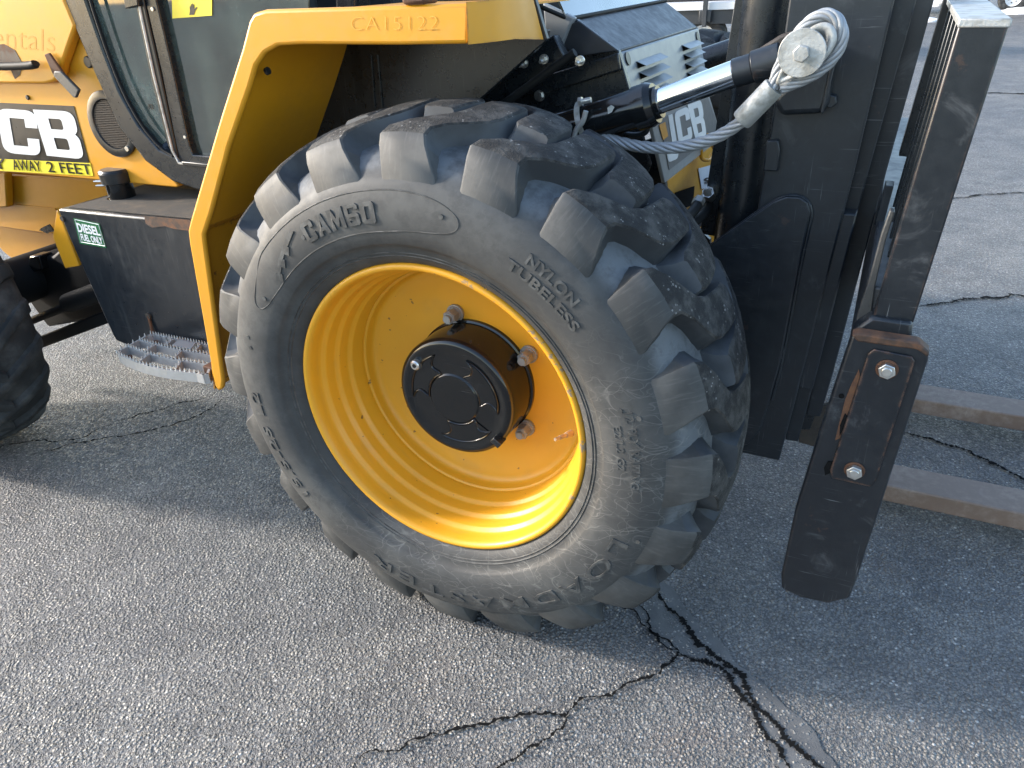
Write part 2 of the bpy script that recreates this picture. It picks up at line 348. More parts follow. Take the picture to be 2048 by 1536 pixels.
def link_mesh(name, me, parent=None, loc=None, rot=None):
    o = bpy.data.objects.new(name, me); COL.objects.link(o)
    if parent is not None: o.parent = parent
    if loc is not None: o.location = loc
    if rot is not None: o.rotation_euler = rot
    return o
def empty(name, loc=(0, 0, 0), parent=None):
    o = bpy.data.objects.new(name, None); COL.objects.link(o); o.location = loc; o.empty_display_size = .1
    if parent is not None: o.parent = parent
    return o
def tag(o, label=None, cat=None, group=None, kind=None):
    for k, v in (('label', label), ('category', cat), ('group', group), ('kind', kind)):
        if v: o[k] = v
    return o
def hexa(mb, c, axis, r, h, mi=0, n=6):
    axis = Vector(axis).normalized(); return mb.cyl(Vector(c), Vector(c)+axis*h, r, n, mi=mi)

def round_poly(pts, n=5):
    """points (x, y[, radius]) -> polyline with rounded corners"""
    out = []; k = len(pts)
    for i in range(k):
        p = Vector(pts[i][:2]); r = pts[i][2] if len(pts[i]) > 2 else 0
        if r <= 0: out.append(p); continue
        a = Vector(pts[i-1][:2])-p; b = Vector(pts[(i+1) % k][:2])-p; a.normalize(); b.normalize()
        for j in range(n+1):
            t = j/n; q = (p+a*r)*(1-t)**2+p*2*t*(1-t)+(p+b*r)*t*t; out.append(q)
    return out
def eval_mesh(ob):
    COL.objects.link(ob); dg = bpy.context.evaluated_depsgraph_get(); dg.update()
    e = ob.evaluated_get(dg); me = e.to_mesh(); vs = [v.co.copy() for v in me.vertices]; fs = [tuple(p.vertices) for p in me.polygons]
    e.to_mesh_clear(); d = ob.data; bpy.data.objects.remove(ob); bpy.data.curves.remove(d); return vs, fs
def fill_loops(loops, depth):
    c = bpy.data.curves.new('outline', 'CURVE'); c.dimensions = '2D'; c.fill_mode = 'BOTH'; c.extrude = depth/2
    for lp in loops:
        sp_ = c.splines.new('POLY'); sp_.points.add(len(lp)-1); sp_.use_cyclic_u = True
        for q, p in zip(sp_.points, lp): q.co = (p[0], p[1], 0, 1)
    return eval_mesh(bpy.data.objects.new('outline', c))
def text_geo(t, bold=.0, depth=.1, spacing=1.):
    c = bpy.data.curves.new('lettering', 'FONT'); c.body = t; c.size = 1; c.extrude = depth/2; c.offset = bold; c.resolution_u = 3; c.space_character = spacing
    vs, fs = eval_mesh(bpy.data.objects.new('lettering', c))
    x0 = min(v.x for v in vs); x1 = max(v.x for v in vs); y0 = min(v.y for v in vs); y1 = max(v.y for v in vs)
    return [Vector(((v.x-x0)/(x1-x0), (v.y-y0)/(y1-y0), v.z/depth)) for v in vs], fs, (x1-x0)/(y1-y0)
def text_on_quad(name, t, q, mat, parent, bold=.02, depth=.0012, off=.0008, spacing=1.):
    """lettering stretched over the quad (bottom-left, bottom-right, top-right, top-left) of real points"""
    vs, fs, asp = text_geo(t, bold, .1, spacing); a, b, c, d = [Vector(x) for x in q]
    nrm = (b-a).cross(d-a).normalized()
    mb = MB().add([(a*(1-v.x)+b*v.x)*(1-v.y)+(d*(1-v.x)+c*v.x)*v.y+nrm*(off+(v.z+.5)*depth) for v in vs], fs)
    return mb.build(name, mat, parent)
def loops_on_quad(name, loops, wh, q, mat, parent, depth=.001, off=.0008):
    vs, fs = fill_loops(loops, 1.); a, b, c, d = [Vector(x) for x in q]; nrm = (b-a).cross(d-a).normalized()
    mb = MB().add([(a*(1-v.x/wh[0])+b*(v.x/wh[0]))*(1-v.y/wh[1])+(d*(1-v.x/wh[0])+c*(v.x/wh[0]))*(v.y/wh[1])+nrm*(off+(v.z+.5)*depth) for v in vs], fs)
    return mb.build(name, mat, parent)
def flat(name, poly, t, mat, parent, bevel=0):
    """thin sticker or plate: polygon of real points, raised by t towards the viewer's side normal"""
    poly = [Vector(p) for p in poly]; nrm = (poly[1]-poly[0]).cross(poly[2]-poly[0]).normalized()
    if nrm.dot(CAM-poly[0]) < 0: nrm = -nrm
    return MB().prism(poly, nrm*t).build(name, mat, parent, bevel)

# ------------------------------------------------------------------ ground
g = MB(); R_ = 400
g.add([(-R_, -R_, 0), (R_, -R_, 0), (R_, R_, 0), (-R_, R_, 0)], [(0, 1, 2, 3)])
ground = tag(g.build('ground', 'asphalt'), 'grey asphalt yard with coarse aggregate and cracks', None, None, 'structure')
def jag(pts, amp, it=4, seed=1):
    rnd = random.Random(seed); pts = [Vector(p) for p in pts]
    for _ in range(it):
        q = [pts[0]]
        for a, b in zip(pts, pts[1:]):
            d = b-a; n_ = Vector((-d.y, d.x, 0)); q += [(a+b)/2+n_*rnd.uniform(-amp, amp), b]
        pts = q
    return pts
def ribbon(name, px, w, mat, z=.004, amp=.16, seed=1, taper=True, it=4):
    p = jag(PZ(px, 0), amp, it, seed); rnd = random.Random(seed+50); k = len(p); L = []; Rr = []
    for i, q in enumerate(p):
        d = (p[min(i+1, k-1)]-p[max(i-1, 0)]).normalized(); n_ = Vector((-d.y, d.x, 0)); ww = w*rnd.choice((.25, .5, .8, 1., 1.5))*rnd.uniform(.7, 1.3)
        if taper: ww *= min(1, .25+4*min(i, k-1-i)/k)
        L.append(q+n_*ww*.5); Rr.append(q-n_*ww*.5)
    mb = MB().add([v+Vector((0, 0, z)) for v in L+Rr], [(i, i+1, k+i+1, k+i) for i in range(k-1)])
    return mb.build(name, mat, ground)
def blob(name, px, mat, z=.003, amp=.12, seed=3):
    p = PZ(px, 0); p = jag(p+[p[0]], amp, 3, seed)[:-1]
    return MB().add([v+Vector((0, 0, z)) for v in p], [tuple(range(len(p)))]).build(name, mat, ground)
blob('sealant_strip', [(1296, 1160), (1262, 1215), (1300, 1268), (1362, 1312), (1425, 1330), (1462, 1362), (1492, 1420), (1535, 1480), (1570, 1550), (1700, 1560), (1640, 1490), (1570, 1415), (1515, 1362), (1462, 1312), (1428, 1268), (1375, 1225), (1325, 1163)], 'sealant', .003, .12, 9)
CR = [([(690, 1550), (735, 1508), (800, 1505), (860, 1470), (960, 1450), (1040, 1430), (1100, 1428), (1135, 1432), (1160, 1400), (1225, 1395), (1280, 1360), (1345, 1325), (1358, 1305), (1310, 1275), (1270, 1225), (1222, 1208)], .007),
      ([(1140, 1433), (1125, 1460), (1060, 1495), (1010, 1530), (980, 1555)], .006),
      ([(1358, 1307), (1395, 1325), (1440, 1335), (1475, 1385), (1520, 1455), (1560, 1500), (1590, 1550)], .012),
      ([(1312, 1162), (1350, 1228), (1395, 1290), (1440, 1322), (1490, 1372), (1540, 1440), (1620, 1520), (1660, 1560)], .014),
      ([(1275, 1212), (1300, 1262), (1355, 1303)], .006),
      ([(1790, 860), (1870, 884), (1940, 905), (2000, 935), (2080, 975)], .013),
      ([(1835, 614), (1900, 607), (1960, 599), (2100, 596)], .02),
      ([(1810, 395), (1950, 392), (2080, 386)], .02),
      ([(1900, 190), (1990, 186), (2090, 192)], .05),
      ([(440, 783), (350, 812), (280, 830), (235, 845)], .007), ([(480, 790), (400, 832), (300, 862), (180, 885), (60, 912)], .007), ([(230, 848), (120, 884), (-30, 905)], .006)]
for i, (p, w) in enumerate(CR): ribbon('crack', p, w, 'crack', .0055, .16, 11+i, it=5 if len(p) < 9 else 4)
# loose chips of stone along the crack
ch = MB(); rnd = random.Random(4)
for p, w in CR[:5]:
    q = PZ(p, 0)
    for a, b in zip(q, q[1:]):
        for _ in range(int((b-a).length/.006)):
            t = rnd.random(); c = a+(b-a)*t+Vector((rnd.gauss(0, .016), rnd.gauss(0, .016), .003)); r = rnd.uniform(.0012, .0048)
            vs = [c+Vector((rnd.uniform(.6, 1)*x, rnd.uniform(.6, 1)*y, z*.7))*r for x, y, z in ((1, 0, 0), (-1, 0, 0), (0, 1, 0), (0, -1, 0), (0, 0, 1), (0, 0, -1))]
            ch.add(vs, [(0, 2, 4), (2, 1, 4), (1, 3, 4), (3, 0, 4), (2, 0, 5), (1, 2, 5), (3, 1, 5), (0, 3, 5)])
m = N('stone_chips'); a = m.noise(90, 2, .5); m.set(m.mix(a.outputs[0], (.07, .065, .06), (.36, .34, .31)), .8); MAT['chips'] = m.m
tag(ch.build('stone_chips', 'chips', ground), kind='stuff')

# ------------------------------------------------------------------ forklift
fork = tag(empty('forklift'), 'yellow and black rough terrain forklift with a big lugged front tyre', 'forklift')
ZC = .605; YC = .165
# ---- front wheel
SIDE = [(.346, .010), (.352, .004), (.358, -.006), (.372, -.016), (.388, -.022), (.396, -.0265), (.400, -.031), (.404, -.0355), (.43, -.0415), (.46, -.0435), (.49, -.040), (.512, -.033), (.5236, -.0275), (.530, -.0215), (.547, -.007), (.561, .011), (.571, .034), (.579, .070), (.585, .12), (.587, YC)]
def yprof(r):
    for (a, ya), (b, yb) in zip(SIDE, SIDE[1:]):
        if a <= r <= b: return ya+(yb-ya)*(r-a)/(b-a)
    return SIDE[0][1]
def wheel_meshes():
    prof = SIDE+[(r, 2*YC-y) for r, y in reversed(SIDE[:-1])]
    D = {}
    D['tyre'] = MB().lathe(prof, 160).mesh('tyre', 'rub_carcass', 50)
    # one lug of the near row, at angle 0 along +X, built across the tread
    st = [(.519, -.0284, .505, -.01, 0, 6.2, -2.2), (.537, -.0255, .525, .0, 0, 6.0, -2.0), (.562, -.0185, .54, .01, 0, 5.4, -1.2), (.586, -.0095, .552, .025, 0, 4.9, -.4), (.603, .001, .56, .04, 0, 4.6, 0),
          (.6125, .017, .566, .05, 0, 4.4, -.6), (.6190, .038, .57, .065, 0, 4.15, -3.2), (.6235, .060, .573, .078, 0, 4.1, -6.6), (.6265, .082, .575, .09, 0, 3.95, -8.9),
          (.6295, .11, .577, .112, 0, 3.8, -10.0), (.632, .14, .578, .14, 0, 3.7, -10.3), (.6335, .17, .579, .17, 0, 3.6, -10.5), (.6335, .206, .579, .21, 0, 3.5, -10.6), (.631, .224, .579, .236, 0, 2.7, -10.8)]
    mb = MB(); rows = []
    for k, (ro, yo, ri, yi, _, hw, ph) in enumerate(st):
        row = []
        fl = 2.3 if k < 6 else 2.1
        for (t, rr, yy) in ((-hw-fl, ri, yi), (-hw-.55, ro*.55+ri*.45, yo*.55+yi*.45), (-hw-.12, ro-.0035, yo+.0012), (-hw+.35, ro, yo), (0, ro+.0008, yo), (hw-.35, ro, yo), (hw+.12, ro-.0035, yo+.0012), (hw+.55, ro*.55+ri*.45, yo*.55+yi*.45), (hw+fl, ri, yi)):
            an = math.radians(ph+t); row.append(Vector((rr*math.cos(an), yy, rr*math.sin(an))))
        rows.append(row)
    n = len(rows[0]); mb.v = [v for r in rows for v in r]
    for i in range(len(rows)-1):
        for j in range(n-1):
            top = 2 <= j <= 5
            mi = (0 if i < 4 else 2) if top else (0 if i < 3 else 1)
            mb.f.append((i*n+j, i*n+j+1, (i+1)*n+j+1, (i+1)*n+j)); mb.mi.append(mi)
    for i in (0, len(rows)-1): mb.f.append(tuple(i*n+j for j in range(n))); mb.mi.append(1 if i else 0)
    D['lug'] = mb.mesh('tread_lug', ['rub_lug', 'rub_lugside', 'rub_crown'], 34)
    mb2 = MB(); mb2.v = [Vector((v.x, 2*YC-v.y, v.z)) for v in mb.v]; mb2.f = [tuple(reversed(f)) for f in mb.f]; mb2.mi = list(mb.mi)
    D['lug_far'] = mb2.mesh('tread_lug', ['rub_lug', 'rub_lugside', 'rub_crown'], 34)
    rp = [(.3525, .012), (.3535, .002), (.3505, -.0045), (.345, -.006), (.3395, -.003), (.336, .006), (.3335, .020), (.3325, .032), (.3300, .037), (.3240, .041), (.3220, .046), (.3205, .068), (.3185, .074), (.3125, .078), (.3105, .083), (.3090, .104), (.3070, .110), (.3010, .114), (.2990, .119), (.2975, .140), (.2955, .1445), (.2950, .1560), (.2900, .1570), (.2885, .1600), (.2875, .172), (.2835, .180), (.2785, .1845), (.268, .186), (.25, .190), (.222, .197), (.19, .200), (.12, .200)]
    D['rim'] = MB().lathe(rp, 128).mesh('rim', 'wheel_rim', 55)
    hb = MB()
    hb.lathe([(.1525, .200), (.1525, .190), (.1480, .188), (.1480, .104), (.1465, .097), (.142, .0915), (.136, .0895), (.128, .0885), (.124, .0905), (.10, .0905), (.064, .0905), (.060, .0875), (.0, .0875)], 96)
    D['hub'] = hb.mesh('hub', 'gloss_black', 35)
    nb = MB()
    nb.cyl((0, 0, 0), (0, -.007, 0), .0215, 24); nb.cyl((0, -.007, 0), (0, -.011, 0), .0185, 24, .0165)
    nb.cyl((0, -.011, 0), (0, -.034, 0), .0165, 6); nb.cyl((0, -.034, 0), (0, -.0375, 0), .0145, 12, .0125)
    nb.cyl((0, -.0375, 0), (0, -.046, 0), .0095, 12)
    D['nut'] = nb.mesh('wheel_nut', 'nut', 35)
    return D
WD = wheel_meshes()
NL = 20; PH0 = 90.2
def make_wheel(loc, mirror=False):
    w = empty('front_wheel', loc, fork)
    if mirror: w.rotation_euler = (0, 0, math.pi)
    link_mesh('tyre', WD['tyre'], w); 
    for i in range(NL):
        a = PH0-i*360/NL
        if mirror:
            a1, a2 = 180-a, 180-a; ma, mb_ = 'lug', 'lug_far'
            # mirrored machine side: the herringbone must still point the same way round
            o = link_mesh('tread_lug', WD['lug'], w, rot=(0, -math.radians(a), 0)); o2 = link_mesh('tread_lug', WD['lug_far'], w, rot=(0, -math.radians(a+180/NL), 0))
            continue
        link_mesh('tread_lug', WD['lug'], w, rot=(0, -math.radians(a), 0))
        link_mesh('tread_lug', WD['lug_far'], w, rot=(0, -math.radians(a+180/NL), 0))
    return w
wheel = make_wheel((0, 0, ZC))
rim = link_mesh('rim', WD['rim'], wheel)
hub = link_mesh('hub', WD['hub'], wheel)
for a in (104, 32, -40, -112, 176): link_mesh('wheel_nut', WD['nut'], wheel, loc=(.169*math.cos(math.radians(a)), .199, .169*math.sin(math.radians(a))), rot=(0, random.random(), 0))
# raised cast ribs on the hub cap: three kidney shaped frames
def hubpt(r, deg, y): return Vector((r*math.cos(math.radians(deg)), y, r*math.sin(math.radians(deg))))
hr = MB()
for c0 in (150, 30, -75):
    path = []
    for t in range(0, 13): path.append(hubpt(.112, c0-38+76*t/12, .0895))
    for t in range(1, 6): u = t/6; path.append(hubpt(.112-.046*u, c0+38-14*math.sin(u*math.pi)*.9, .0895))
    for t in range(0, 9): path.append(hubpt(.066, c0+34-68*t/8, .0895))
    for t in range(1, 6): u = t/6; path.append(hubpt(.066+.046*u, c0-38+14*math.sin(u*math.pi)*.9, .0895))
    hr.tube(path, .0028, 6, closed=True)
hr.build('hub_rib', 'gloss_black', wheel, smooth=60)
hp = MB()
for c0 in (30, -75):
    out = [hubpt(.109, c0-36+72*t/12, .0885) for t in range(13)]+[hubpt(.069, c0+32-64*t/8, .0885) for t in range(9)]
    hp.prism(out, (0, -.0005, 0))
hp.build('hub_pocket', 'gloss_black', wheel)
pb = MB(); c = hubpt(.117, 141, .0905); pb.cyl(c, c+Vector((0, -.010, 0)), .0125, 24, .0118); pb.cyl(c+Vector((0, -.010, 0)), c+Vector((0, -.0125, 0)), .0118, 24, .009)
pb.build('drain_plug', 'bolt', wheel, smooth=35)
MB().cyl(c+Vector((0, -.0126, 0)), c+Vector((0, -.0131, 0)), .0055, 6).build('plug_socket', 'gloss_black', wheel)
nb = MB(); c = hubpt(.138, -38, .088); nb.box(c, (.024, .03, .016), Matrix.Rotation(math.radians(40), 3, 'Y')); nb.build('hub_notch', 'black', wheel, .002)
# valve stem
ve = MB(); p0 = at((1143, 866), 1, .045)-Vector((0, 0, ZC)); p1 = at((1110, 879), 1, -.005)-Vector((0, 0, ZC))
ve.tube([p0, p0.lerp(p1, .35)], [.0075, .006], 12); ve.tube([p0.lerp(p1, .3), p0.lerp(p1, .72)], .0048, 12); ve.tube([p0.lerp(p1, .72), p0.lerp(p1, 1.)], .0036, 10)
ve.build('valve_stem', 'brass', wheel, smooth=40)
# raised lettering on the sidewall: clockwise, tops outward
Cc0 = [[(.7, 1), (.1, 1), (0, .9), (0, .1), (.1, 0), (.7, 0), (.8, .1), (.8, .37), (.55, .37), (.55, .2), (.26, .2), (.26, .8), (.55, .8), (.55, .63), (.8, .63), (.8, .9)]]
def ring_text(t, deg0, deg1, r0, r1, bold=.03, h=.0022, spacing=1.05):
    vs, fs, asp = text_geo(t, bold, .1, spacing); mb = MB()
    for v in vs:
        r = r0+(r1-r0)*v.y; a = math.radians(deg0+(deg1-deg0)*v.x)
        mb.v.append(Vector((r*math.cos(a), yprof(r)-h*(v.z+.5)+.0012*(0.5-v.z), r*math.sin(a))))
    mb.f = list(fs); mb.mi = [0]*len(fs); mb.build('sidewall_lettering', 'rub_text', wheel)
BLK = {'C': (.8, Cc0), 'A': (.84, [[(0, 0), (.26, 1), (.58, 1), (.84, 0), (.58, 0), (.53, .2), (.31, .2), (.26, 0)], [(.36, .39), (.48, .39), (.42, .74)]]),
       'M': (.95, [[(0, 0), (0, 1), (.27, 1), (.475, .52), (.68, 1), (.95, 1), (.95, 0), (.71, 0), (.71, .56), (.53, .14), (.42, .14), (.24, .56), (.24, 0)]]),
       'S': (.8, [[(0, .05), (.06, 0), (.7, 0), (.8, .1), (.8, .47), (.71, .57), (.21, .57), (.21, .83), (.59, .83), (.59, .74), (.8, .74), (.8, .9), (.7, 1), (.1, 1), (0, .9), (0, .51), (.09, .41), (.59, .41), (.59, .17), (.21, .17), (.21, .26), (0, .26)]]),
       'O': (.8, [[(.1, 0), (.7, 0), (.8, .1), (.8, .9), (.7, 1), (.1, 1), (0, .9), (0, .1)], [(.27, .2), (.27, .8), (.53, .8), (.53, .2)]])}
word = 'CAMSO'; tot = sum(BLK[k][0] for k in word)+.13*(len(word)-1); u = 0
for k in word:
    vs, fs = fill_loops(BLK[k][1], 1.); mb = MB()
    for v in vs:
        a = math.radians(120-(120-96.5)*(u+v.x)/tot); r = .446+.041*v.y
        mb.v.append(Vector((r*math.cos(a), yprof(r)-.0032*(v.z+.5)+.0012*(.5-v.z), r*math.sin(a))))
    mb.f = list(fs); mb.mi = [0]*len(fs); mb.build('sidewall_lettering', 'rub_text', wheel); u += BLK[k][0]+.13
ring_text('NYLON', 57.5, 43.5, .471, .493, .03, .0022)
ring_text('TUBELESS', 61, 39, .441, .463, .03, .0022)
ring_text('15.5-25', 217, 192.5, .466, .494, .02, .0028, 1.1)
ring_text('L2', 188.5, 181, .466, .494, .02, .0028, 1.1)
ring_text('LOADMASTER', -21, -115, .459, .494, .008, .003, 1.3)
ring_text('12', 16.5, 14, .461, .478, .015, .0018)
ring_text('PLY RATING', 12.5, -4, .461, .478, .015, .0018)
ring_text('E2/L2', 13.2, 5.6, .432, .448, .015, .0016)
ring_text('G2', 4.2, 0.5, .432, .448, .015, .0016)
# tread track mark beside the first word and the long oval outline round it
lg = MB()
for k, (a0, rr) in enumerate(((122.6, .484), (126.6, .473), (131.0, .459))):
    for pts in ([(a0, rr), (a0+1.6, rr+.006), (a0+5.4, rr-.008), (a0+4.6, rr-.015)], [(a0+4.2, rr-.018), (a0+5.6, rr-.006), (a0+7.6, rr-.016), (a0+6.0, rr-.030)]):
        lg.prism([Vector((r*math.cos(math.radians(a)), yprof(r)-.0024, r*math.sin(math.radians(a)))) for a, r in pts], (0, .004, 0))
lg.build('sidewall_emblem', 'rub_text', wheel)
path = []
ov = [(149, .440), (151.5, .455), (150.5, .474), (146, .484)]+[(a, .507) for a in range(138, 86, -4)]+[(84, .504), (79, .497), (75.2, .484), (74.2, .466), (76, .450), (81, .439), (88, .434)]+[(a, .429) for a in range(94, 140, 4)]+[(144, .433)]
for a, r in ov: path.append(Vector((r*math.cos(math.radians(a)), yprof(r)-.0002, r*math.sin(math.radians(a)))))
def smooth_path(p, it=2, closed=True):
    for _ in range(it):
        q = []
        for i in range(len(p) if closed else len(p)-1):
            a, b = p[i], p[(i+1) % len(p)]; q += [a*.75+b*.25, a*.25+b*.75]
        p = q if closed else [p[0]]+q+[p[-1]]
    return p
MB().tube(smooth_path(path), .0013, 6, closed=True).build('sidewall_outline', 'rub_text', wheel, smooth=60)
for a, r in ((147, .452), (79, .475), (120.8, .463), (163, .478), (166, .470), (14.8, .487), (17.2, .456), (-19, .505)):
    p = Vector((r*math.cos(math.radians(a)), yprof(r), r*math.sin(math.radians(a))))
    MB().cyl(p+Vector((0, .002, 0)), p+Vector((0, -.002, 0)), .0048, 14).build('vent_pip', 'rub_text', wheel, smooth=40)
for r in (.374, .381): MB().lathe([(r-.0018, yprof(r-.0018)+.001), (r, yprof(r)-.0022), (r+.0018, yprof(r+.0018)+.001)], 128).build('bead_ridge', 'rub_text', wheel, smooth=60)
# far front wheel
far = make_wheel((0, 2*1.15, ZC), True)

# ---- rear wheel (steered)
rw = empty('rear_wheel', (0, 0, 0), fork)
RC = Vector((-2.15, .10, .50))
rp = [(.30, -.02), (.33, -.05), (.42, -.06), (.49, -.045), (.525, -.01), (.535, .05), (.538, .15), (.535, .25), (.525, .31), (.49, .345), (.42, .36), (.33, .35), (.30, .32)]
RM = Matrix.Translation(RC) @ Matrix.Rotation(-.2, 4, 'Z') @ Matrix.Diagonal((.888, .92, .888, 1)) @ Matrix.Translation((0, -.15, 0))
MB().lathe(rp, 96).xform(RM).build('tyre', 'rub_rear', rw, smooth=50)
MB().lathe([(.31, .0), (.29, .01), (.28, .08), (.16, .10), (.0, .10)], 64).xform(RM).build('rim', 'rim', rw, smooth=40)
for side in (0, 1):
    for i in range(22):
        mb = MB(); rows = []
        for yy, ro, ph, hw in ((-.052, .500, 0, 2.6), (-.03, .530, -.4, 2.5), (.0, .547, -1.5, 2.3), (.06, .560, -6, 2.2), (.12, .563, -11, 2.2), (.19, .563, -16, 2.0)):
            yv = yy if not side else .30-yy
            rows.append([Vector(((ro-d)*math.cos(math.radians(ph+t)), yv, (ro-d)*math.sin(math.radians(ph+t)))) for t, d in ((-hw-1.4, .035), (-hw, .003), (-hw*.6, 0), (hw*.6, 0), (hw, .003), (hw+1.4, .035))])
        mb.v = [v for r in rows for v in r]; nn = 6
        for a in range(len(rows)-1):
            for j in range(nn-1): mb.f.append((a*nn+j, a*nn+j+1, (a+1)*nn+j+1, (a+1)*nn+j)); mb.mi.append(0)
        mb.f += [tuple(range(nn)), tuple(5*nn+j for j in range(nn))]; mb.mi += [0, 0]
        mb.xform(RM @ Matrix.Rotation(-math.radians(i*360/22+(360/44 if side else 0)), 4, 'Y')).build('tread_lug', 'rub_rear', rw, smooth=35)

MB().prism([(-3.05, .70, .62), (-2.9, .70, .5), (-2.05, .70, .5), (-2.05, .70, 1.5), (-3.0, .70, 1.4)], (0, 1.0, 0)).build('counterweight', 'yellow_deep', fork, .06, seg=3)
MB().cyl((-2.15, .28, .5), (-2.15, 2.0, .5), .09, 24).build('rear_axle', 'hose', fork, smooth=50)
# ---- mudguard over the front wheel (flange at y=.12, sheet running inwards)
FY = .12
outer = [(436, 783), (428, 770), (378, 487), (375, 462), (380, 440), (440, 234), (483, 97), (497, 42), (506, 26), (530, 19), (700, 14), (938, 6)]
inner = [(936, 88), (800, 90), (600, 89), (554, 92), (528, 107), (511, 132), (498, 176), (457, 293), (422, 425), (407, 470), (409, 490), (446, 762), (444, 778)]
MB().prism(PY(outer+inner, FY), (0, .016, 0)).build('mudguard', 'yellow', fork, .007, seg=3)
# sheet: top plate and rear panel
def strip(px, y0, y1, t, mat, name, bevel=.002):
    p = PY(px, y0); mb = MB()
    for a, b in zip(p, p[1:]):
        d = (b-a).normalized(); n_ = Vector((-d.z, 0, d.x))*t
        mb.add([a, b, b+Vector((0, y1-y0, 0)), a+Vector((0, y1-y0, 0)), a+n_, b+n_, b+n_+Vector((0, y1-y0, 0)), a+n_+Vector((0, y1-y0, 0))],
               [(0, 1, 2, 3), (4, 7, 6, 5), (0, 4, 5, 1), (1, 5, 6, 2), (2, 6, 7, 3), (3, 7, 4, 0)])
    return mb.build(name, mat, fork)
strip([(500, 60), (560, 30), (938, 24)], FY+.012, .62, .004, 'yellow', 'mudguard_top')
strip([(416, 452), (480, 212), (497, 140), (512, 60)], FY+.012, .47, .004, 'yellow', 'mudguard_liner')
strip([(430, 778), (400, 500), (398, 465), (416, 452)], FY+.012, .47, .004, 'yellow_rust', 'mudguard_lower_liner')
a, b = PY([(560, 92), (470, 420)], .30); 
MB().bar(a+Vector((-.012, 0, 0)), b+Vector((-.012, 0, 0)), .01, .004, (1, 0, 0)).build('liner_seam', 'yellow_deep', fork)
c = at((533, 143), 1, .16); MB().cyl(c, c+Vector((.006, 0, .002)), .008, 16).build('rubber_plug', 'plastic', fork, smooth=40)
# forward wing of the mudguard, turned inwards
wq = [at((932, 6), 1, FY-.002), at((936, 89), 1, FY-.002)]
wing_b = [(936, 89), (985, 84), (1030, 78), (1087, 79)]; wing_t = [(932, 4), (985, 0), (1020, -6), (1064, -12)]
ys = [FY-.002, FY+.05, FY+.09, FY+.16]
mb = MB(); vs = [at(p, 1, y) for p, y in zip(wing_b, ys)]+[at(p, 1, y) for p, y in zip(wing_t, ys)]
vs2 = [v+Vector((-.003, .006, 0)) for v in vs]
mb.add(vs+vs2, [(i, i+1, i+5, i+4) for i in range(3)]+[(8+i, 12+i, 13+i, 9+i) for i in range(3)]+[(0, 8, 9, 1), (1, 9, 10, 2), (2, 10, 11, 3), (3, 11, 15, 7), (0, 4, 12, 8), (4, 5, 13, 12), (5, 6, 14, 13), (6, 7, 15, 14)])
mb.build('mudguard_wing', 'yellow', fork, smooth=50)
b_ = PY([(1058, -10), (1068, -10), (1094, 78), (1088, 80)], .285); MB().prism(b_, (0, .012, 0)).build('wing_edge', 'plastic', fork, .001)
# chalk scrawl on the flange
q = PY([(702, 61), (876, 60), (876, 32), (702, 34)], FY-.001)
text_on_quad('chalk_scrawl', 'CA15122', q, 'chalk', fork, -.026, .0002, .0001, 1.1)
c = at((840, -4), 1, .14); MB().box(c, (.05, .05, .02)).build('rusty_tab', 'rust', fork, .006)

# ---- black wheel arch wall and chassis side behind the tyre
arch = [(540, 60), (1094, 60), (1091, 82), (958, 200), (930, 330), (800, 600), (420, 760), (470, 520)]
MB().prism(PY(arch, .47), (0, .02, 0)).build('wheel_arch_wall', 'black', fork, .002)
for x0, x1 in (((755, 110), (765, 215)), ((742, 110), (750, 215))):
    a, b = PY([x0, x1], .468); MB().cyl(a, b, .0025, 8).build('arch_seam', 'black', fork, smooth=60)
# hood side plates (y=.70) below the nose
side = [(1088, 78), (1100, 60), (1152, 38), (1237, 102), (1262, 190), (1300, 330), (1250, 470), (1000, 470), (960, 200)]
MB().prism(PY(side, .70), (0, .02, 0)).build('hood_side_plate', 'black', fork, .002)
gp = PY([(1085, 5), (1150, 36), (1140, 50), (1122, 96), (1092, 82)], .66); MB().prism(gp, (0, .02, 0)).build('cab_corner_panel', 'grey_panel', fork, .004)
gp = PY([(1139, 48), (1158, 42), (1236, 101), (1162, 112), (1122, 94)], .672); MB().prism(gp, (0, .015, 0)).build('nose_gusset', 'dark_panel', fork, .002)
a, b = PY([(950, 215), (1125, 92)], .60); MB().bar(a, b, .06, .035, (0, 1, 0)).build('diagonal_brace', 'black', fork, .004)
a, b = PY([(975, 232), (1150, 105)], .56); MB().tube([a, b], .010, 12).build('brake_pipe', 'hose', fork, smooth=60)
for p in ((1049, 126), (1089, 118), (1161, 121)):
    c = at(p, 1, .565); mb = MB(); mb.cyl(c, c+Vector((0, -.006, 0)), .011, 16); hexa(mb, c+Vector((0, -.006, 0)), (0, -1, 0), .0075, .008); mb.cyl(c, c+Vector((0, -.026, -.004)), .004, 10)
    mb.build('bracket_bolt', 'bolt', fork, smooth=35)
c = at((1080, 191), 1, .69); mb = MB(); mb.cyl(c, c+Vector((0, -.006, 0)), .014, 24); hexa(mb, c+Vector((0, -.006, 0)), (0, -1, 0), .011, .007); mb.build('frame_bolt', 'bolt', fork, smooth=35)
c = at((1118, 194), 1, .698); MB().cyl(c, c+Vector((0, -.004, 0)), .022, 28).build('blanking_disc', 'black', fork, smooth=35)
lo = round_poly([(0, 0, .5), (3, 0, .5), (3, 1, .5), (0, 1, .5)])
loops_on_quad('side_plate_slot', [lo], (3, 1), [at((1168, 141), 1, .697), at((1201, 131), 1, .697), at((1205, 119), 1, .697), at((1170, 129), 1, .697)], 'crack', fork, .001, .0)
st = PY([(1060, 160), (1236, 106), (1240, 140), (1065, 195)], .685); MB().prism(st, (0, .012, 0)).build('side_plate_doubler', 'black', fork, .003)
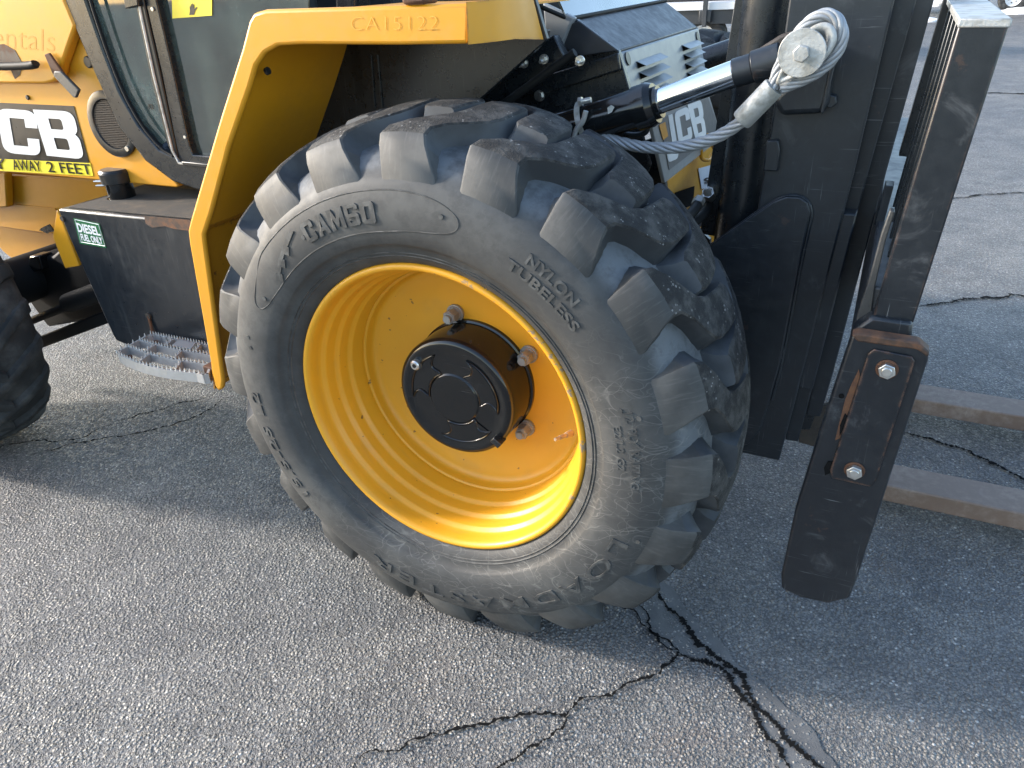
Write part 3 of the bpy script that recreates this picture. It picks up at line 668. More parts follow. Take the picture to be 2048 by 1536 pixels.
# ---- nose: sloping top, louvred front panel, lower badge panel
A = at((1237, 102), 1, .72); Bq = at((1395, 54), 1, 1.51); C_ = at((1331, 3), 1, 1.51); D_ = at((1152, 38), 1, .72)
up = (Bq-A).cross(D_-A).normalized(); 
if up.z < 0: up = -up
MB().prism([A, Bq, C_, D_], -up*.02).build('nose_top', 'dark_panel', fork, .004)
E1 = at((1278, 258), 1, .72); E2 = Vector((E1.x+.0, Bq.y, E1.z)); A2 = A+Vector((.004, 0, -.004)); B2 = Bq+Vector((.004, 0, -.004))
mb = MB().prism([A2, B2, E2, E1], Vector((-.02, 0, 0))); mb.build('louvre_panel', 'grey_panel', fork, .003)
def onpanel(u, v): return (A2*(1-u)+B2*u)*(1-v)+(E1*(1-u)+E2*u)*v
pn = (B2-A2).cross(E1-A2).normalized(); pn = pn if pn.x > 0 else -pn
for u0, u1 in ((.13, .40), (.70, .93)):
    for k in range(4):
        v0 = .17+k*.145; a, b = onpanel(u0, v0), onpanel(u1, v0); a2, b2 = onpanel(u0, v0+.095), onpanel(u1, v0+.095)
        o_ = pn*.022; mb = MB(); mb.add([a, b, b2+o_, a2+o_, a+pn*.002, b+pn*.002, b2+o_*1.08, a2+o_*1.08], [(0, 1, 2, 3), (4, 7, 6, 5), (0, 4, 5, 1), (1, 5, 6, 2), (2, 6, 7, 3), (3, 7, 4, 0)])
        mb.build('louvre', 'grey_panel', fork)
        MB().prism([a2-(a2-a)*.75+pn*.0015, b2-(b2-b)*.75+pn*.0015, b2+pn*.0015, a2+pn*.0015], pn*.0006).build('louvre_slot', 'crack', fork)
for u, v in ((.05, .10), (.95, .13)):
    c = onpanel(u, v); MB().cyl(c, c+pn*.004, .016, 20).build('panel_fastener', 'plastic', fork, smooth=40)
# badge panel facing forward
XB = .30
bp = [(1300, 232), (1328, 222), (1418, 188), (1432, 235), (1445, 275), (1330, 366), (1315, 300)]
MB().prism(PX(bp, XB), (-.01, 0, 0)).build('badge_panel', 'grey_panel', fork, .002)
flat('badge_backing', PX([(1319, 240), (1415, 194), (1440, 262), (1338, 340)], XB+.001), .0008, 'grey_decal', fork)
J = [round_poly([(0, 0, .12), (.62, 0, .22), (.62, 1), (.36, 1), (.36, .2), (.24, .2), (.24, .4), (0, .4)])]
Cc = [round_poly([(.8, 1, .2), (0, 1, .24), (0, 0, .24), (.8, 0, .2), (.8, .38), (.56, .38), (.56, .19), (.25, .19), (.25, .81), (.56, .81), (.56, .62), (.8, .62)])]
Bb = [round_poly([(0, 0), (.82, 0, .2), (.82, .48, .12), (.75, .52), (.82, .56, .12), (.82, 1, .2), (0, 1)]), round_poly([(.27, .17), (.56, .17, .06), (.56, .42, .06), (.27, .42)]), round_poly([(.27, .60), (.54, .60, .06), (.54, .83, .06), (.27, .83)])]
for lp, wd, q in ((J, .62, [(1336, 325), (1358, 316), (1344, 228), (1324, 235)]), (Cc, .8, [(1358, 291), (1385, 277), (1376, 212), (1347, 225)]), (Bb, .82, [(1391, 282), (1413, 272), (1402, 198), (1374, 208)])):
    loops_on_quad('badge_letter', lp, (wd, 1), PX(q, XB+.002), 'white_decal', fork, .001, 0)
flat('badge_flash', PX([(1318, 250), (1330, 244), (1336, 272), (1326, 280)], XB+.002), .0008, 'yellow', fork)
# yellow front chassis below the badge
ch_ = [(1290, 395), (1330, 362), (1345, 352), (1440, 270), (1452, 330), (1462, 420), (1440, 520), (1300, 520)]
MB().prism(PX(ch_, .26), (-.03, 0, 0)).build('front_chassis', 'yellow_deep', fork, .004)
MB().prism(PX([(1350, 385), (1388, 372), (1385, 410), (1330, 430)], .262), (.002, 0, 0)).build('chassis_opening', 'crack', fork, .0)
flat('chassis_sticker', PX([(1396, 337), (1422, 330), (1427, 372), (1403, 378)], .263), .001, 'white_decal', fork)
text_on_quad('sticker_mark', 'S', PX([(1409, 368), (1418, 365), (1416, 354), (1407, 357)], .265), 'black_decal', fork, .03)
a, b = PX([(1420, 270), (1449, 330)], .34); MB().bar(a, b, .012, .02, (1, 0, 0)).build('chassis_web', 'yellow_deep', fork, .002)
MB().tube(smooth_path(PX([(1402, 300), (1402, 318), (1418, 322), (1424, 308)], .30), 2, False), .006, 10).build('lifting_loop', 'yellow_deep', fork, smooth=60)
a, b = PX([(1400, 430), (1465, 345)], .38); MB().cyl(a, b, .032, 24).build('steel_pipe', 'grey_panel', fork, smooth=50)
a, b = PX([(1415, 385), (1448, 350)], .42); MB().cyl(a, b, .009, 16).build('hose_fitting', 'bolt', fork, smooth=50)
for k, px in enumerate(([(1416, 384), (1424, 400), (1412, 425), (1380, 450), (1350, 480)], [(1399, 400), (1392, 415), (1378, 432), (1345, 455)])):
    MB().tube(smooth_path(PX(px, .42), 2, False), .012, 14).build('hydraulic_hose', 'hose', fork, smooth=60)
    c = PX(px, .42)[0]; d = PX(px, .42)[1]; MB().cyl(c, c.lerp(d, .7), .0145, 6).build('hose_nut', 'bolt', fork, smooth=40)
a, b = PY([(1260, 300), (1415, 470)], .80); MB().prism(PY([(1240, 300), (1320, 270), (1335, 400), (1420, 480), (1420, 640), (1180, 600)], .80), (0, .02, 0)).build('inner_frame_plate', 'black', fork, .002)
MB().tube(smooth_path(PY([(1200, 258), (1262, 272), (1290, 268), (1297, 252), (1283, 238)], .56), 2, False), .007, 12).build('steel_line', 'black', fork, smooth=60)

# ---- cab: side panel, window frame, panes
YB = .45
sp_px = [(-560, 150), (-560, 316), (0, 343), (205, 361), (352, 375), (357, 372), (300, 300), (240, 200), (180, 60), (140, -60), (-560, -60)]
MB().prism(PY(sp_px, YB), (0, .03, 0)).build('body_side_panel', 'yellow', fork, .004)
ec = [(-560, -160), (118, -160), (128, 0), (150, 52), (122, 133), (120, 148), (108, 163), (90, 168), (-560, 166)]
MB().prism(PY(ec, YB-.035), (0, .034, 0)).build('engine_cover', 'yellow', fork, .008, seg=3)
# shallow bulge of the cover towards the top
fr_o = [(118, -60), (128, 0), (152, 62), (190, 150), (238, 255), (290, 322), (345, 363), (405, 384), (470, 392)]
fr_i = [(470, 330), (412, 322), (352, 316), (344, 311), (318, 300), (275, 250), (238, 185), (205, 100), (170, 0), (155, -60)]
MB().prism(PY(fr_o+fr_i, YB-.03), (0, .05, 0)).build('cab_frame', 'black', fork, .006)
gk = smooth_path(PY([(165, -60), (180, 0), (213, 100), (245, 183), (282, 250), (322, 298), (346, 312)], YB-.032), 1, False)
MB().tube(gk, .0045, 8).build('window_seal', 'hose', fork, smooth=60)
post = [(262, -60), (270, 0), (300, 150), (335, 290), (345, 313), (356, 316), (350, 290), (318, 140), (286, 0), (278, -60)]
MB().prism(PY(post, YB-.034), (0, .03, 0)).build('door_post', 'plastic', fork, .003)
df = [(286, -60), (290, 0), (322, 140), (352, 290), (357, 322), (412, 328), (470, 334), (470, 318), (412, 312), (385, 310), (378, 290), (345, 140), (312, 0), (308, -60)]
MB().prism(PY(df, YB-.03), (0, .03, 0)).build('door_frame', 'black', fork, .003)
tr = PY([(276, 0), (308, 150), (345, 300), (358, 326), (413, 332), (470, 338)], YB-.036)
MB().tube(tr, .004, 8).build('door_trim', 'zinc', fork, smooth=60)
MB().prism(PY([(362, 323), (470, 334), (470, 342), (366, 331)], YB-.04), (0, .01, 0)).build('door_sill_seal', 'plastic', fork, .002)
MB().prism(PY([(172, -60), (262, -60), (272, 0), (334, 282), (318, 292), (276, 240), (240, 175), (207, 95)], YB-.008), (0, .005, 0)).build('quarter_window_pane', 'glass_dusty', fork)
MB().prism(PY([(300, -60), (620, -60), (600, 340), (384, 316), (345, 140)], YB-.01), (0, .005, 0)).build('door_window_pane', 'glass_dark', fork)
q = PY([(345, 37), (424, 31), (424, -6), (344, -2)], YB-.012); flat('warning_label', q, .0006, 'yellow_decal', fork)
hd = [round_poly([(0, 0), (.5, 0), (.62, .35), (.85, .62), (.78, .68), (.52, .48), (.52, .9), (.44, .9), (.42, .55), (.38, 1), (.30, 1), (.29, .55), (.22, .95), (.15, .93), (.17, .5), (.08, .8), (.02, .76), (.06, .35)])]
loops_on_quad('hand_symbol', hd, (1, 1), PY([(379, 30), (398, 29), (398, 6), (379, 7)], YB-.0128), 'black_decal', fork, .0006, .0002)
flat('white_label', PY([(379, 243), (401, 239), (389, 212), (368, 218)], YB-.004), .0006, 'zinc', fork)
text_on_quad('pane_marking', 'JCB', PY([(297, 219), (308, 221), (306, 209), (295, 207)], YB-.0086), 'black_decal', fork, .02, .0004)
for p in ((306, 18), (371, 274), (319, 197)):
    c = at(p, 1, YB-.03); MB().cyl(c, c+Vector((0, -.004, 0)), .005, 12).build('frame_screw', 'bolt', fork, smooth=40)
MB().prism(PY([(243, -20), (272, -20), (276, 12), (250, 18)], YB-.05), (0, .02, 0)).build('door_hinge', 'black', fork, .003)
inn = MB(); inn.box((-.95, 1.15, 1.05), (1.3, 1.25, .02)); inn.box((-1.62, 1.15, 1.5), (.02, 1.25, .9)); inn.build('cab_floor', 'interior', fork)
se = MB(); se.box((-1.05, 1.1, 1.22), (.45, .5, .14)); se.box((-1.27, 1.1, 1.5), (.13, .5, .55)); se.build('driver_seat', 'interior', fork, .04)
MB().box((-.95, 1.80, 1.5), (1.3, .03, .9)).build('cab_far_side', 'interior', fork)
MB().cyl((-.62, 1.1, 1.1), (-.72, 1.1, 1.5), .03, 16).build('steering_column', 'interior', fork, smooth=40)
MB().box((-.43, .72, 1.22), (.03, .5, .36)).build('cab_front_bulkhead', 'interior', fork)
MB().box((-.55, .66, 1.45), (.07, .07, .7), Matrix.Rotation(.12, 3, 'Y')).build('cab_pillar', 'black', fork, .01)
# windscreen foot
wsq = [D_+Vector((-.004, -.06, .004)), C_+Vector((-.004, 0, .004)), C_+Vector((-.22, 0, .42)), D_+Vector((-.22, -.06, .42))]
wn = (wsq[1]-wsq[0]).cross(wsq[3]-wsq[0]).normalized(); MB().prism(wsq, wn*.005).build('windscreen_pane', 'glass_screen', fork)
MB().cyl(D_+Vector((0, -.05, .003)), C_+Vector((0, .0, .003)), .005, 10).build('windscreen_seal', 'hose', fork, smooth=50)
MB().cyl(D_+Vector((0, -.05, .003)), D_+Vector((-.22, -.30, .14)), .005, 10).build('windscreen_seal', 'hose', fork, smooth=50)

# decals on the body side
sq = PY([(-120, 312), (179, 326), (148, 212), (-120, 200)], YB-.001)
flat('name_decal', sq, .0008, 'black_decal', fork)
for lp, wd, q in ((Bb, .82, [(94, 311), (170, 319), (146, 223), (66, 219)]), (Cc, .8, [(8, 305), (83, 312), (70, 222), (-8, 216)]), (J, .62, [(-75, 300), (-2, 305), (-14, 215), (-90, 210)])):
    loops_on_quad('decal_letter', lp, (wd, 1), PY(q, YB-.003), 'white_decal', fork, .0008, 0)
flat('warning_strip', PY([(-120, 335), (187, 352), (181, 326), (-120, 312)], YB-.001), .0008, 'yellow_decal', fork)
for wd_, x0, x1 in (('STAY', -75, 13), ('AWAY', 26, 83), ('2', 95, 109), ('FEET', 121, 183)):
    text_on_quad('warning_word', wd_, PY([(x0+2, 338+x0*.062), (x1+2, 338+x1*.062), (x1-4, 317+x1*.062), (x0-4, 317+x0*.062)], YB-.003), 'black_decal', fork, .006, .0006, .0003)
text_on_quad('faded_name', 'Rentals', PY([(-44, 92), (110, 104), (110, 60), (-44, 48)], YB-.0352), 'ghost', fork, -.012, .0002, .0001)
# latch handle, hinge and fittings
MB().tube(smooth_path(PY([(-30, 128), (-26, 130), (0, 133), (40, 132), (70, 130), (71, 126)], YB-.06), 1, False), .012, 10).build('cover_handle', 'hose', fork, smooth=50)
rp_ = PY([(-20, 90), (8, 88), (30, 100), (46, 128), (40, 150), (30, 158), (22, 140), (-20, 138)], YB-.0355); flat('bare_rust_patch', rp_, .0008, 'rust_edge', fork)
MB().prism(PY([(88, 109), (97, 106), (128, 150), (126, 160), (108, 152), (104, 146)], YB-.05), (0, .008, 0)).build('cover_hinge', 'rust', fork, .002)
MB().prism(PY([(108, 142), (121, 143), (157, 180), (151, 196), (146, 195), (106, 152)], YB-.062), (0, .010, 0)).build('latch_strap', 'dull_steel', fork, .003)
c = at((179, 124), 1, YB); mb = MB(); mb.cyl(c, c+Vector((0, -.008, 0)), .017, 20); mb.build('rubber_bung', 'plastic', fork, .003)
for p in ((57, 195), (201, 347)): 
    c = at(p, 1, YB); mb = MB(); mb.cyl(c, c+Vector((0, -.006, 0)), .0075, 16); mb.build('panel_bolt', 'plastic', fork, .002)
# round speaker grille
gc = at((226, 248), 1, YB-.002); ga = at((199, 232), 1, YB-.002); 
ring = MB().lathe([(.098, .0), (.098, -.008), (.092, -.011), (.074, -.010), (.070, -.003), (.070, .0)], 64, c=gc); ring.build('vent_ring', 'plastic', fork, smooth=40)
MB().lathe([(.071, -.002), (.0, -.004)], 48, c=gc).build('vent_backing', 'crack', fork)
vm = MB()
for i in range(-13, 14):
    h_ = math.sqrt(max(0, .070**2-(i*.0052)**2))
    vm.box(gc+Vector((i*.0052, -.0055, 0)), (.0016, .0016, 2*h_)); vm.box(gc+Vector((0, -.0065, i*.0052)), (2*h_, .0016, .0016))
tag(vm.build('vent_mesh', 'brown_bracket', fork), kind='stuff')
for a in (60, 305):
    c = gc+Vector((.084*math.cos(math.radians(a)), -.010, .084*math.sin(math.radians(a)))); MB().cyl(c, c+Vector((0, -.005, 0)), .008, 14).build('vent_screw', 'bolt', fork, smooth=40)

# ---- chassis below the cab
cs = [(-260, 330), (212, 362), (240, 380), (240, 430), (120, 470), (105, 470), (0, 455), (-260, 430)]
MB().prism(PY(cs, .60), (0, .02, 0)).build('chassis_side_rail', 'yellow_deep', fork, .006)
# big rounded belly tank of the rear frame
bl = PY([(-260, 420), (30, 405), (60, 400), (125, 420), (170, 470), (170, 545), (70, 548), (35, 532), (5, 508), (-30, 470), (-260, 440)], .66)
MB().prism(bl, (0, .35, 0)).build('rear_frame_belly', 'yellow_deep', fork, .03, seg=4)
a, b = PY([(28, 410), (112, 418)], .598); MB().bar(a, b, .006, .006).build('weld_seam', 'yellow_deep', fork)
MB().prism(PY([(-200, 345), (10, 345), (14, 415), (-200, 425)], .56), (0, .03, 0)).build('chassis_gusset', 'yellow_deep', fork, .006)
flat('bare_patch', PY([(85, 455), (100, 448), (110, 462), (96, 466), (80, 460)], .59), .004, 'black', fork)
# black rear frame, axle and rods
ab = [(-60, 590), (35, 560), (60, 515), (80, 508), (100, 515), (150, 470), (260, 460), (260, 640), (180, 640), (95, 655), (55, 600)]
MB().prism(PY(ab, .50), (0, .25, 0)).build('rear_axle_beam', 'hose', fork, .012)
a, b = PY([(20, 659), (160, 602)], .42); MB().cyl(a, b, .015, 20).build('steering_rod', 'hose', fork, smooth=50)
a, b = PY([(138, 606), (230, 572)], .42); MB().cyl(a, b, .036, 24).build('steering_cylinder', 'hose', fork, smooth=50)
a, b = PY([(20, 708), (300, 600)], .44); MB().bar(a, b, .04, .045).build('propshaft_guard', 'hose', fork, .006)
MB().prism(PY([(58, 512), (76, 512), (84, 540), (66, 545), (56, 530)], .47), (0, .06, 0)).build('axle_lug', 'gloss_black', fork, .006)

# ---- fuel tank
YT = .28
tp = [(115, 418), (250, 431), (420, 447), (470, 452), (520, 720), (440, 712), (330, 700), (252, 690), (232, 682), (224, 668), (140, 480)]
MB().prism(PY(tp, YT), (0, .36, 0)).build('fuel_tank', 'black_tank', fork, .007, seg=3)
ZT = at((115, 418), 1, YT).z
tl = at((118, 418), 1, YT); trr = at((420, 447), 1, YT)
top = [Vector((tl.x+.02, YT+.02, ZT+.001)), Vector((trr.x, YT+.02, trr.z+.001)), Vector((trr.x, YT+.30, trr.z+.001)), Vector((tl.x+.02, YT+.30, ZT+.001))]
MB().prism(top, (0, 0, .002)).build('tank_tread_mat', 'grip', fork)
ru = PY([(289, 432), (382, 440), (384, 462), (350, 458), (330, 452), (305, 455), (292, 447)], YT-.001); flat('rusted_lip', ru, .0012, 'rust_edge', fork)
c = at((246, 396), 2, ZT); k = Vector((c.x, c.y, ZT)); mb = MB()
mb.cyl(k, k+Vector((0, 0, .004)), .052, 32, .046); mb.cyl(k+Vector((0, 0, .003)), k+Vector((0, 0, .062)), .041, 32); mb.build('filler_neck', 'gloss_black', fork, smooth=40)
cap = MB(); cap.cyl(k+Vector((0, 0, .052)), k+Vector((0, 0, .086)), .049, 40, .050); cap.cyl(k+Vector((0, 0, .086)), k+Vector((0, 0, .094)), .050, 40, .044); cap.build('filler_cap', 'plastic', fork, .002)
hp_ = MB(); hp_.tube([k+Vector((-.045, -.02, .055)), k+Vector((-.075, -.03, .055)), k+Vector((-.08, -.022, .055)), k+Vector((-.05, -.008, .055))], .0028, 8); hp_.tube([k+Vector((-.045, -.02, .042)), k+Vector((-.07, -.03, .042)), k+Vector((-.074, -.022, .042)), k+Vector((-.045, -.008, .042))], .0028, 8); hp_.build('cap_hasp', 'bolt', fork, smooth=50)
flat('fuel_label', PY([(160, 487), (213, 496), (199, 447), (147, 436)], YT-.001), .0008, 'green_decal', fork)
wl = [(150, 439), (197, 449), (210, 492), (162, 484)]; wp = PY(wl, YT-.0022)
MB().tube(wp, .0013, 4, closed=True).build('label_border', 'white_decal', fork)
text_on_quad('label_word', 'DIESEL', PY([(157, 464), (202, 472), (196, 454), (152, 445)], YT-.0022), 'white_decal', fork, .03, .0006, .0)
text_on_quad('label_word', 'FUEL ONLY', PY([(164, 481), (207, 489), (203, 475), (160, 467)], YT-.0022), 'white_decal', fork, .025, .0006, .0)
c = at((126, 437), 1, YT); MB().cyl(c, c+Vector((0, -.005, 0)), .008, 14).build('tank_bolt', 'brown_bracket', fork, smooth=40)
yb = PY([(105, 474), (113, 420), (120, 432), (158, 532), (130, 537)], YT+.02)
mb = MB().prism(yb, (0, .012, 0)); mb.build('tank_strap', 'yellow', fork, .003)
yb2 = PY([(113, 470), (120, 440), (158, 530), (134, 535)], YT+.022); MB().prism(yb2, (0, .12, 0)).build('tank_strap_side', 'yellow_deep', fork, .002)

# ---- step
ZS = .50
g0 = at((300, 667), 2, ZS); g1 = at((418, 690), 2, ZS); g2 = at((393, 745), 2, ZS); g3 = at((232, 705), 2, ZS)
def gp(u, v):
    """u along the step, v from the tank outwards, with a bowed outer edge"""
    p = (g0*(1-u)+g1*u)*(1-v)+(g3*(1-u)+g2*u)*v
    return p+Vector((0, -.022*v*math.sin(math.pi*min(1, max(0, u))), 0))
SL = .33
def uv(u, v): return gp(u, v)
st_ = MB(); BH = .026; BT = .006
def wall(pts, closed=False, th=BT, h=BH):
    pts = [Vector(p) for p in pts]
    for a, b in zip(pts, pts[1:]+([pts[0]] if closed else [])):
        d = (b-a).normalized(); st_.bar(a-d*th*.4+Vector((0, 0, -h/2)), b+d*th*.4+Vector((0, 0, -h/2)), th, h)
ringp = [uv(.05, 0)]+[uv(t/10, 0) for t in range(1, 12)]+[uv(1.12, .05)]+[uv(1.12, .95)]+[uv(1.08, 1.0)]+[uv(t/10, 1.) for t in range(10, 0, -1)]+[uv(.04, .98), uv(0, .90), uv(0, .1)]
wall(ringp, True, .007, .030)
rowsv = (.33, .66)
for v in rowsv: wall([uv(t/10, v) for t in range(0, 12)])
for v0, v1, us in ((0, .33, (.42, .86)), (.33, .66, (.28, .68)), (.66, 1., (.36, .78))):
    for u in us: wall([uv(u, v0), uv(u, v1)], th=.005)
def tooth(p): st_.cyl(p, p+Vector((0, 0, .011)), .0036, 6, .0008)
for v in (0, .33, .66, 1.):
    for t in range(23): tooth(uv(.02+t*.046, v))
for v0, us in ((0, (.42, .86)), (.33, (.28, .68)), (.66, (.36, .78))):
    for u in us: tooth(uv(u, v0+.11)); tooth(uv(u, v0+.22))
for v in (.15, .3, .5, .7, .85): tooth(uv(.0, v))
step = st_.build('step_grating', 'alu', fork, smooth=35)
flat('step_plate', [uv(.52, .05)+Vector((0, 0, .001)), uv(.80, .05)+Vector((0, 0, .001)), uv(.80, .28)+Vector((0, 0, .001)), uv(.52, .28)+Vector((0, 0, .001))], .003, 'alu', fork)
a = at((297, 632), 1, YT-.004); b = uv(.05, 0)+Vector((0, 0, -.01)); MB().tube([a, a.lerp(b, .6), b], .005, 10).build('step_stay', 'rust', fork, smooth=50)
MB().cyl(a+Vector((0, .004, 0)), a+Vector((0, -.004, 0)), .010, 16).build('stay_weld', 'brown_bracket', fork, smooth=50)
c = uv(1.13, .6)+Vector((0, 0, -.018)); MB().box(c+Vector((.02, .02, 0)), (.05, .10, .045)).build('step_bracket', 'rust', fork, .003)
c = at((408, 733), 2, ZS-.02); mb = MB(); mb.cyl(c, c+Vector((0, -.012, 0)), .011, 18); mb.build('step_bolt', 'rust', fork, .002)
c = uv(.09, .83); MB().cyl(c+Vector((0, 0, -.03)), c+Vector((0, 0, -.016)), .010, 14).build('step_fixing', 'rust', fork, smooth=40)
c = uv(.12, .10); MB().cyl(c+Vector((0, 0, -.03)), c+Vector((0, 0, -.016)), .010, 14).build('step_fixing', 'rust', fork, smooth=40)

# ---- mast
YM = .60
web = [(1584, -60), (1802, -60), (1789, 0), (1707, 350), (1607, 740), (1558, 922), (1480, 905), (1500, 640), (1512, 434), (1548, 220), (1578, 0)]
MB().prism(PY(web, YM), (0, .025, 0)).build('outer_mast_rail', 'black_mast', fork, .004)
def rail(px, y, t, name, mat='black_mast'): return MB().prism(PY(px, y), (0, t, 0)).build(name, mat, fork, .003)
rail([(1780, -60), (1843, -60), (1833, 0), (1735, 350), (1634, 740), (1596, 884), (1570, 880), (1600, 700), (1690, 350), (1770, 0)], YM+.055, .02, 'middle_mast_rail')
rail([(1820, -60), (1882, -60), (1868, 0), (1771, 350), (1668, 740), (1640, 834), (1612, 830), (1640, 700), (1730, 350), (1810, 0)], YM+.11, .02, 'inner_mast_rail')
for y0, e in ((YM+.025, 0), (YM+.075, 1)):
    pass
rail([(1500, 640), (1840, -60), (1850, 0), (1660, 740), (1620, 860), (1500, 860)], YM+.17, .03, 'mast_back_web', 'black')
rail([(1600, 815), (1660, 810), (1650, 900), (1597, 885)], YM+.19, .02, 'mast_foot_plate', 'brown_bracket')
# lift cylinder behind the rail
a, b = PY([(1540, -40), (1460, 560)], YM+.09); MB().cyl(a, b, .052, 40).build('lift_cylinder', 'black', fork, smooth=50)
a, b = PY([(1500, -40), (1420, 470)], YM+.10); MB().bar(a, b, .05, .006, (0, 1, 0)).build('mast_rear_flange', 'black', fork, .001)
# gusset plate at the foot
gs = [(1395, 508), (1545, 404), (1572, 393), (1600, 394), (1615, 404), (1621, 424), (1616, 450), (1592, 560), (1562, 720), (1540, 800), (1520, 862), (1496, 890), (1440, 900), (1400, 700)]
MB().prism(PY(gs, YM-.016), (0, .015, 0)).build('mast_gusset', 'black_mast', fork, .004, seg=3)
MB().tube(smooth_path(PY([(1420, 492), (1546, 402), (1574, 391), (1602, 392), (1618, 405), (1624, 426), (1618, 455), (1595, 560), (1565, 720), (1543, 800)], YM-.003), 1, False), .0045, 8).build('gusset_weld', 'black_mast', fork, smooth=60)
MB().prism(PY([(1533, 282), (1556, 280), (1560, 300), (1555, 343), (1526, 342)], YM-.02), (0, .02, 0)).build('mast_stop', 'black_mast', fork, .003)
# pivot boss, pin and bracket of the tilt cylinder
c0 = at((1575, 205), 1, YM+.01); c1 = at((1640, 205), 1, YM-.07)
MB().prism(PY([(1500, 108), (1560, 70), (1600, 60), (1600, 175), (1530, 168), (1512, 158)], YM-.05), (0, .05, 0)).build('tilt_bracket', 'brown_bracket', fork, .006)
MB().prism(PY([(1590, 150), (1668, 120), (1658, 205), (1645, 228), (1560, 232), (1545, 200)], YM-.045), (0, .044, 0)).build('pivot_block', 'black_mast', fork, .012, seg=3)
MB().prism(PY([(1664, 118), (1672, 120), (1654, 200), (1645, 230), (1640, 222)], YM-.05), (0, .04, 0)).build('pivot_keeper', 'black_mast', fork, .002)
c = at((1660, 203), 1, YM-.03); MB().cyl(c, c+Vector((0, .04, 0)), .014, 6).build('pivot_bolt', 'black_mast', fork, .002)
# ---- tilt cylinder
def tcyl(y, pxs, nm):
    a, b, c = PY(pxs, y); ax = (c-a).normalized()
    mb = MB(); mb.cyl(a, b, .0425, 48); mb.build(nm, 'gloss_black', fork, smooth=40)
    mb = MB(); mb.cyl(b-ax*.036, b-ax*.006, .0475, 48); mb.cyl(b-ax*.006, b+ax*.008, .0475, 48, .042); mb.cyl(b+ax*.008, b+ax*.018, .034, 40); mb.build(nm+'_gland', 'gloss_black', fork, smooth=40)
    MB().cyl(b, c, .0265, 48).build(nm+'_rod', 'chrome', fork, smooth=40)
    mb = MB(); mb.cyl(c-ax*.004, c+ax*.035, .0285, 32); mb.cyl(c+ax*.035, c+ax*.09, .032, 32); mb.build(nm+'_rod_end', 'black_mast', fork, .002)
    return a, b, c, ax
a, b, c, ax = tcyl(.50, [(1010, 292), (1305, 208), (1472, 146)], 'tilt_cylinder')
tcyl(1.80, [(1180, 190), (1398, 118), (1500, 84)], 'tilt_cylinder')
a2, b2 = PY([(1385, 130), (1500, 92)], 1.74); MB().cyl(a2, b2, .045, 32).build('far_lift_hose_cover', 'black', fork, smooth=50)
# hose clamp with its screw
cc = at((1172, 245), 1, .50); cc = a+ax*((cc-a).dot(ax))
pth = []; u_ = Vector((0, 1, 0)); v_ = ax.cross(u_).normalized()
cl = MB(); n_ = 40
for j in range(n_):
    t0, t1 = 2*math.pi*j/n_, 2*math.pi*(j+1)/n_
    p0 = cc+(u_*math.cos(t0)+v_*math.sin(t0))*.0445; p1 = cc+(u_*math.cos(t1)+v_*math.sin(t1))*.0445
    cl.bar(p0, p1, .013, .002, (p0-cc))
cl.build('hose_clamp', 'zinc', fork)
s0 = at((1163, 203), 1, .45); mb = MB(); mb.cyl(s0, s0+Vector((.022, .0, .004)), .006, 12); hexa(mb, s0+Vector((-.006, 0, -.001)), (1, 0, .2), .010, .008); mb.build('clamp_screw', 'bolt', fork, smooth=40)
MB().tube(smooth_path(PY([(1172, 222), (1166, 245), (1152, 258), (1148, 275)], .45), 2, False), .006, 8).build('clamp_strap', 'zinc', fork, smooth=60)
# torn scrap of tape on the barrel
flat('scrap_mark', PY([(1215, 215), (1222, 210), (1229, 214), (1224, 224), (1216, 228)], .452), .0006, 'zinc', fork)

# ---- wire rope with thimble eye, ferrule and washer
YR = .40
eye = PY([(1545, 178), (1556, 140), (1571, 108), (1590, 76), (1613, 47), (1640, 30), (1662, 29), (1679, 44), (1686, 70), (1680, 95), (1662, 122), (1633, 146), (1598, 163), (1562, 176)], YR)
run = [(1489, 238), (1462, 259), (1425, 279), (1380, 292), (1330, 297), (1280, 294), (1235, 284), (1195, 272), (1160, 266), (1120, 268)]
runp = [at(p, 1, YR+.012*i) for i, p in enumerate(run)]
def strands(path, rr, rs, pitch, name, closed=False, n=6, off=0):
    path = smooth_path(path, 3, closed)
    # even resample
    L = [0]
    for p, q in zip(path, path[1:]): L.append(L[-1]+(q-p).length)
    k = max(24, int(L[-1]/.0035)); P_ = []; j = 0
    for i in range(k+1):
        s_ = L[-1]*i/k
        while j < len(L)-2 and L[j+1] < s_: j += 1
        t = (s_-L[j])/max(1e-9, L[j+1]-L[j]); P_.append(path[j].lerp(path[j+1], t))
    T = [(P_[min(i+1, k)]-P_[max(i-1, 0)]).normalized() for i in range(k+1)]
    u = T[0].orthogonal().normalized(); Us = []
    for t in T: u = (u-t*u.dot(t)).normalized(); Us.append(u.copy())
    for a in range(n):
        pp = []
        for i in range(k+1):
            th = 2*math.pi*(a/n+(L[-1]*i/k)/pitch)+off; w_ = T[i].cross(Us[i]); pp.append(P_[i]+(Us[i]*math.cos(th)+w_*math.sin(th))*rr)
        MB().tube(pp, rs, 7).build(name, 'zinc_rope', rope, smooth=60)
rope = empty('wire_rope', (0, 0, 0), fork)
strands(eye, .0070, .0047, .15, 'rope_strand')
strands(runp, .0078, .0052, .15, 'rope_strand')
f0, f1 = at((1548, 174), 1, YR), at((1483, 241), 1, YR+.004); fx = (f1-f0).normalized(); fs_ = fx.cross(Vector((0, 1, 0)))
fm = MB().tube([f0, f0+fx*.004, f1-fx*.004, f1], [.0205, .0215, .0215, .0205], 20)
fm.build('ferrule', 'zinc', rope, smooth=30)
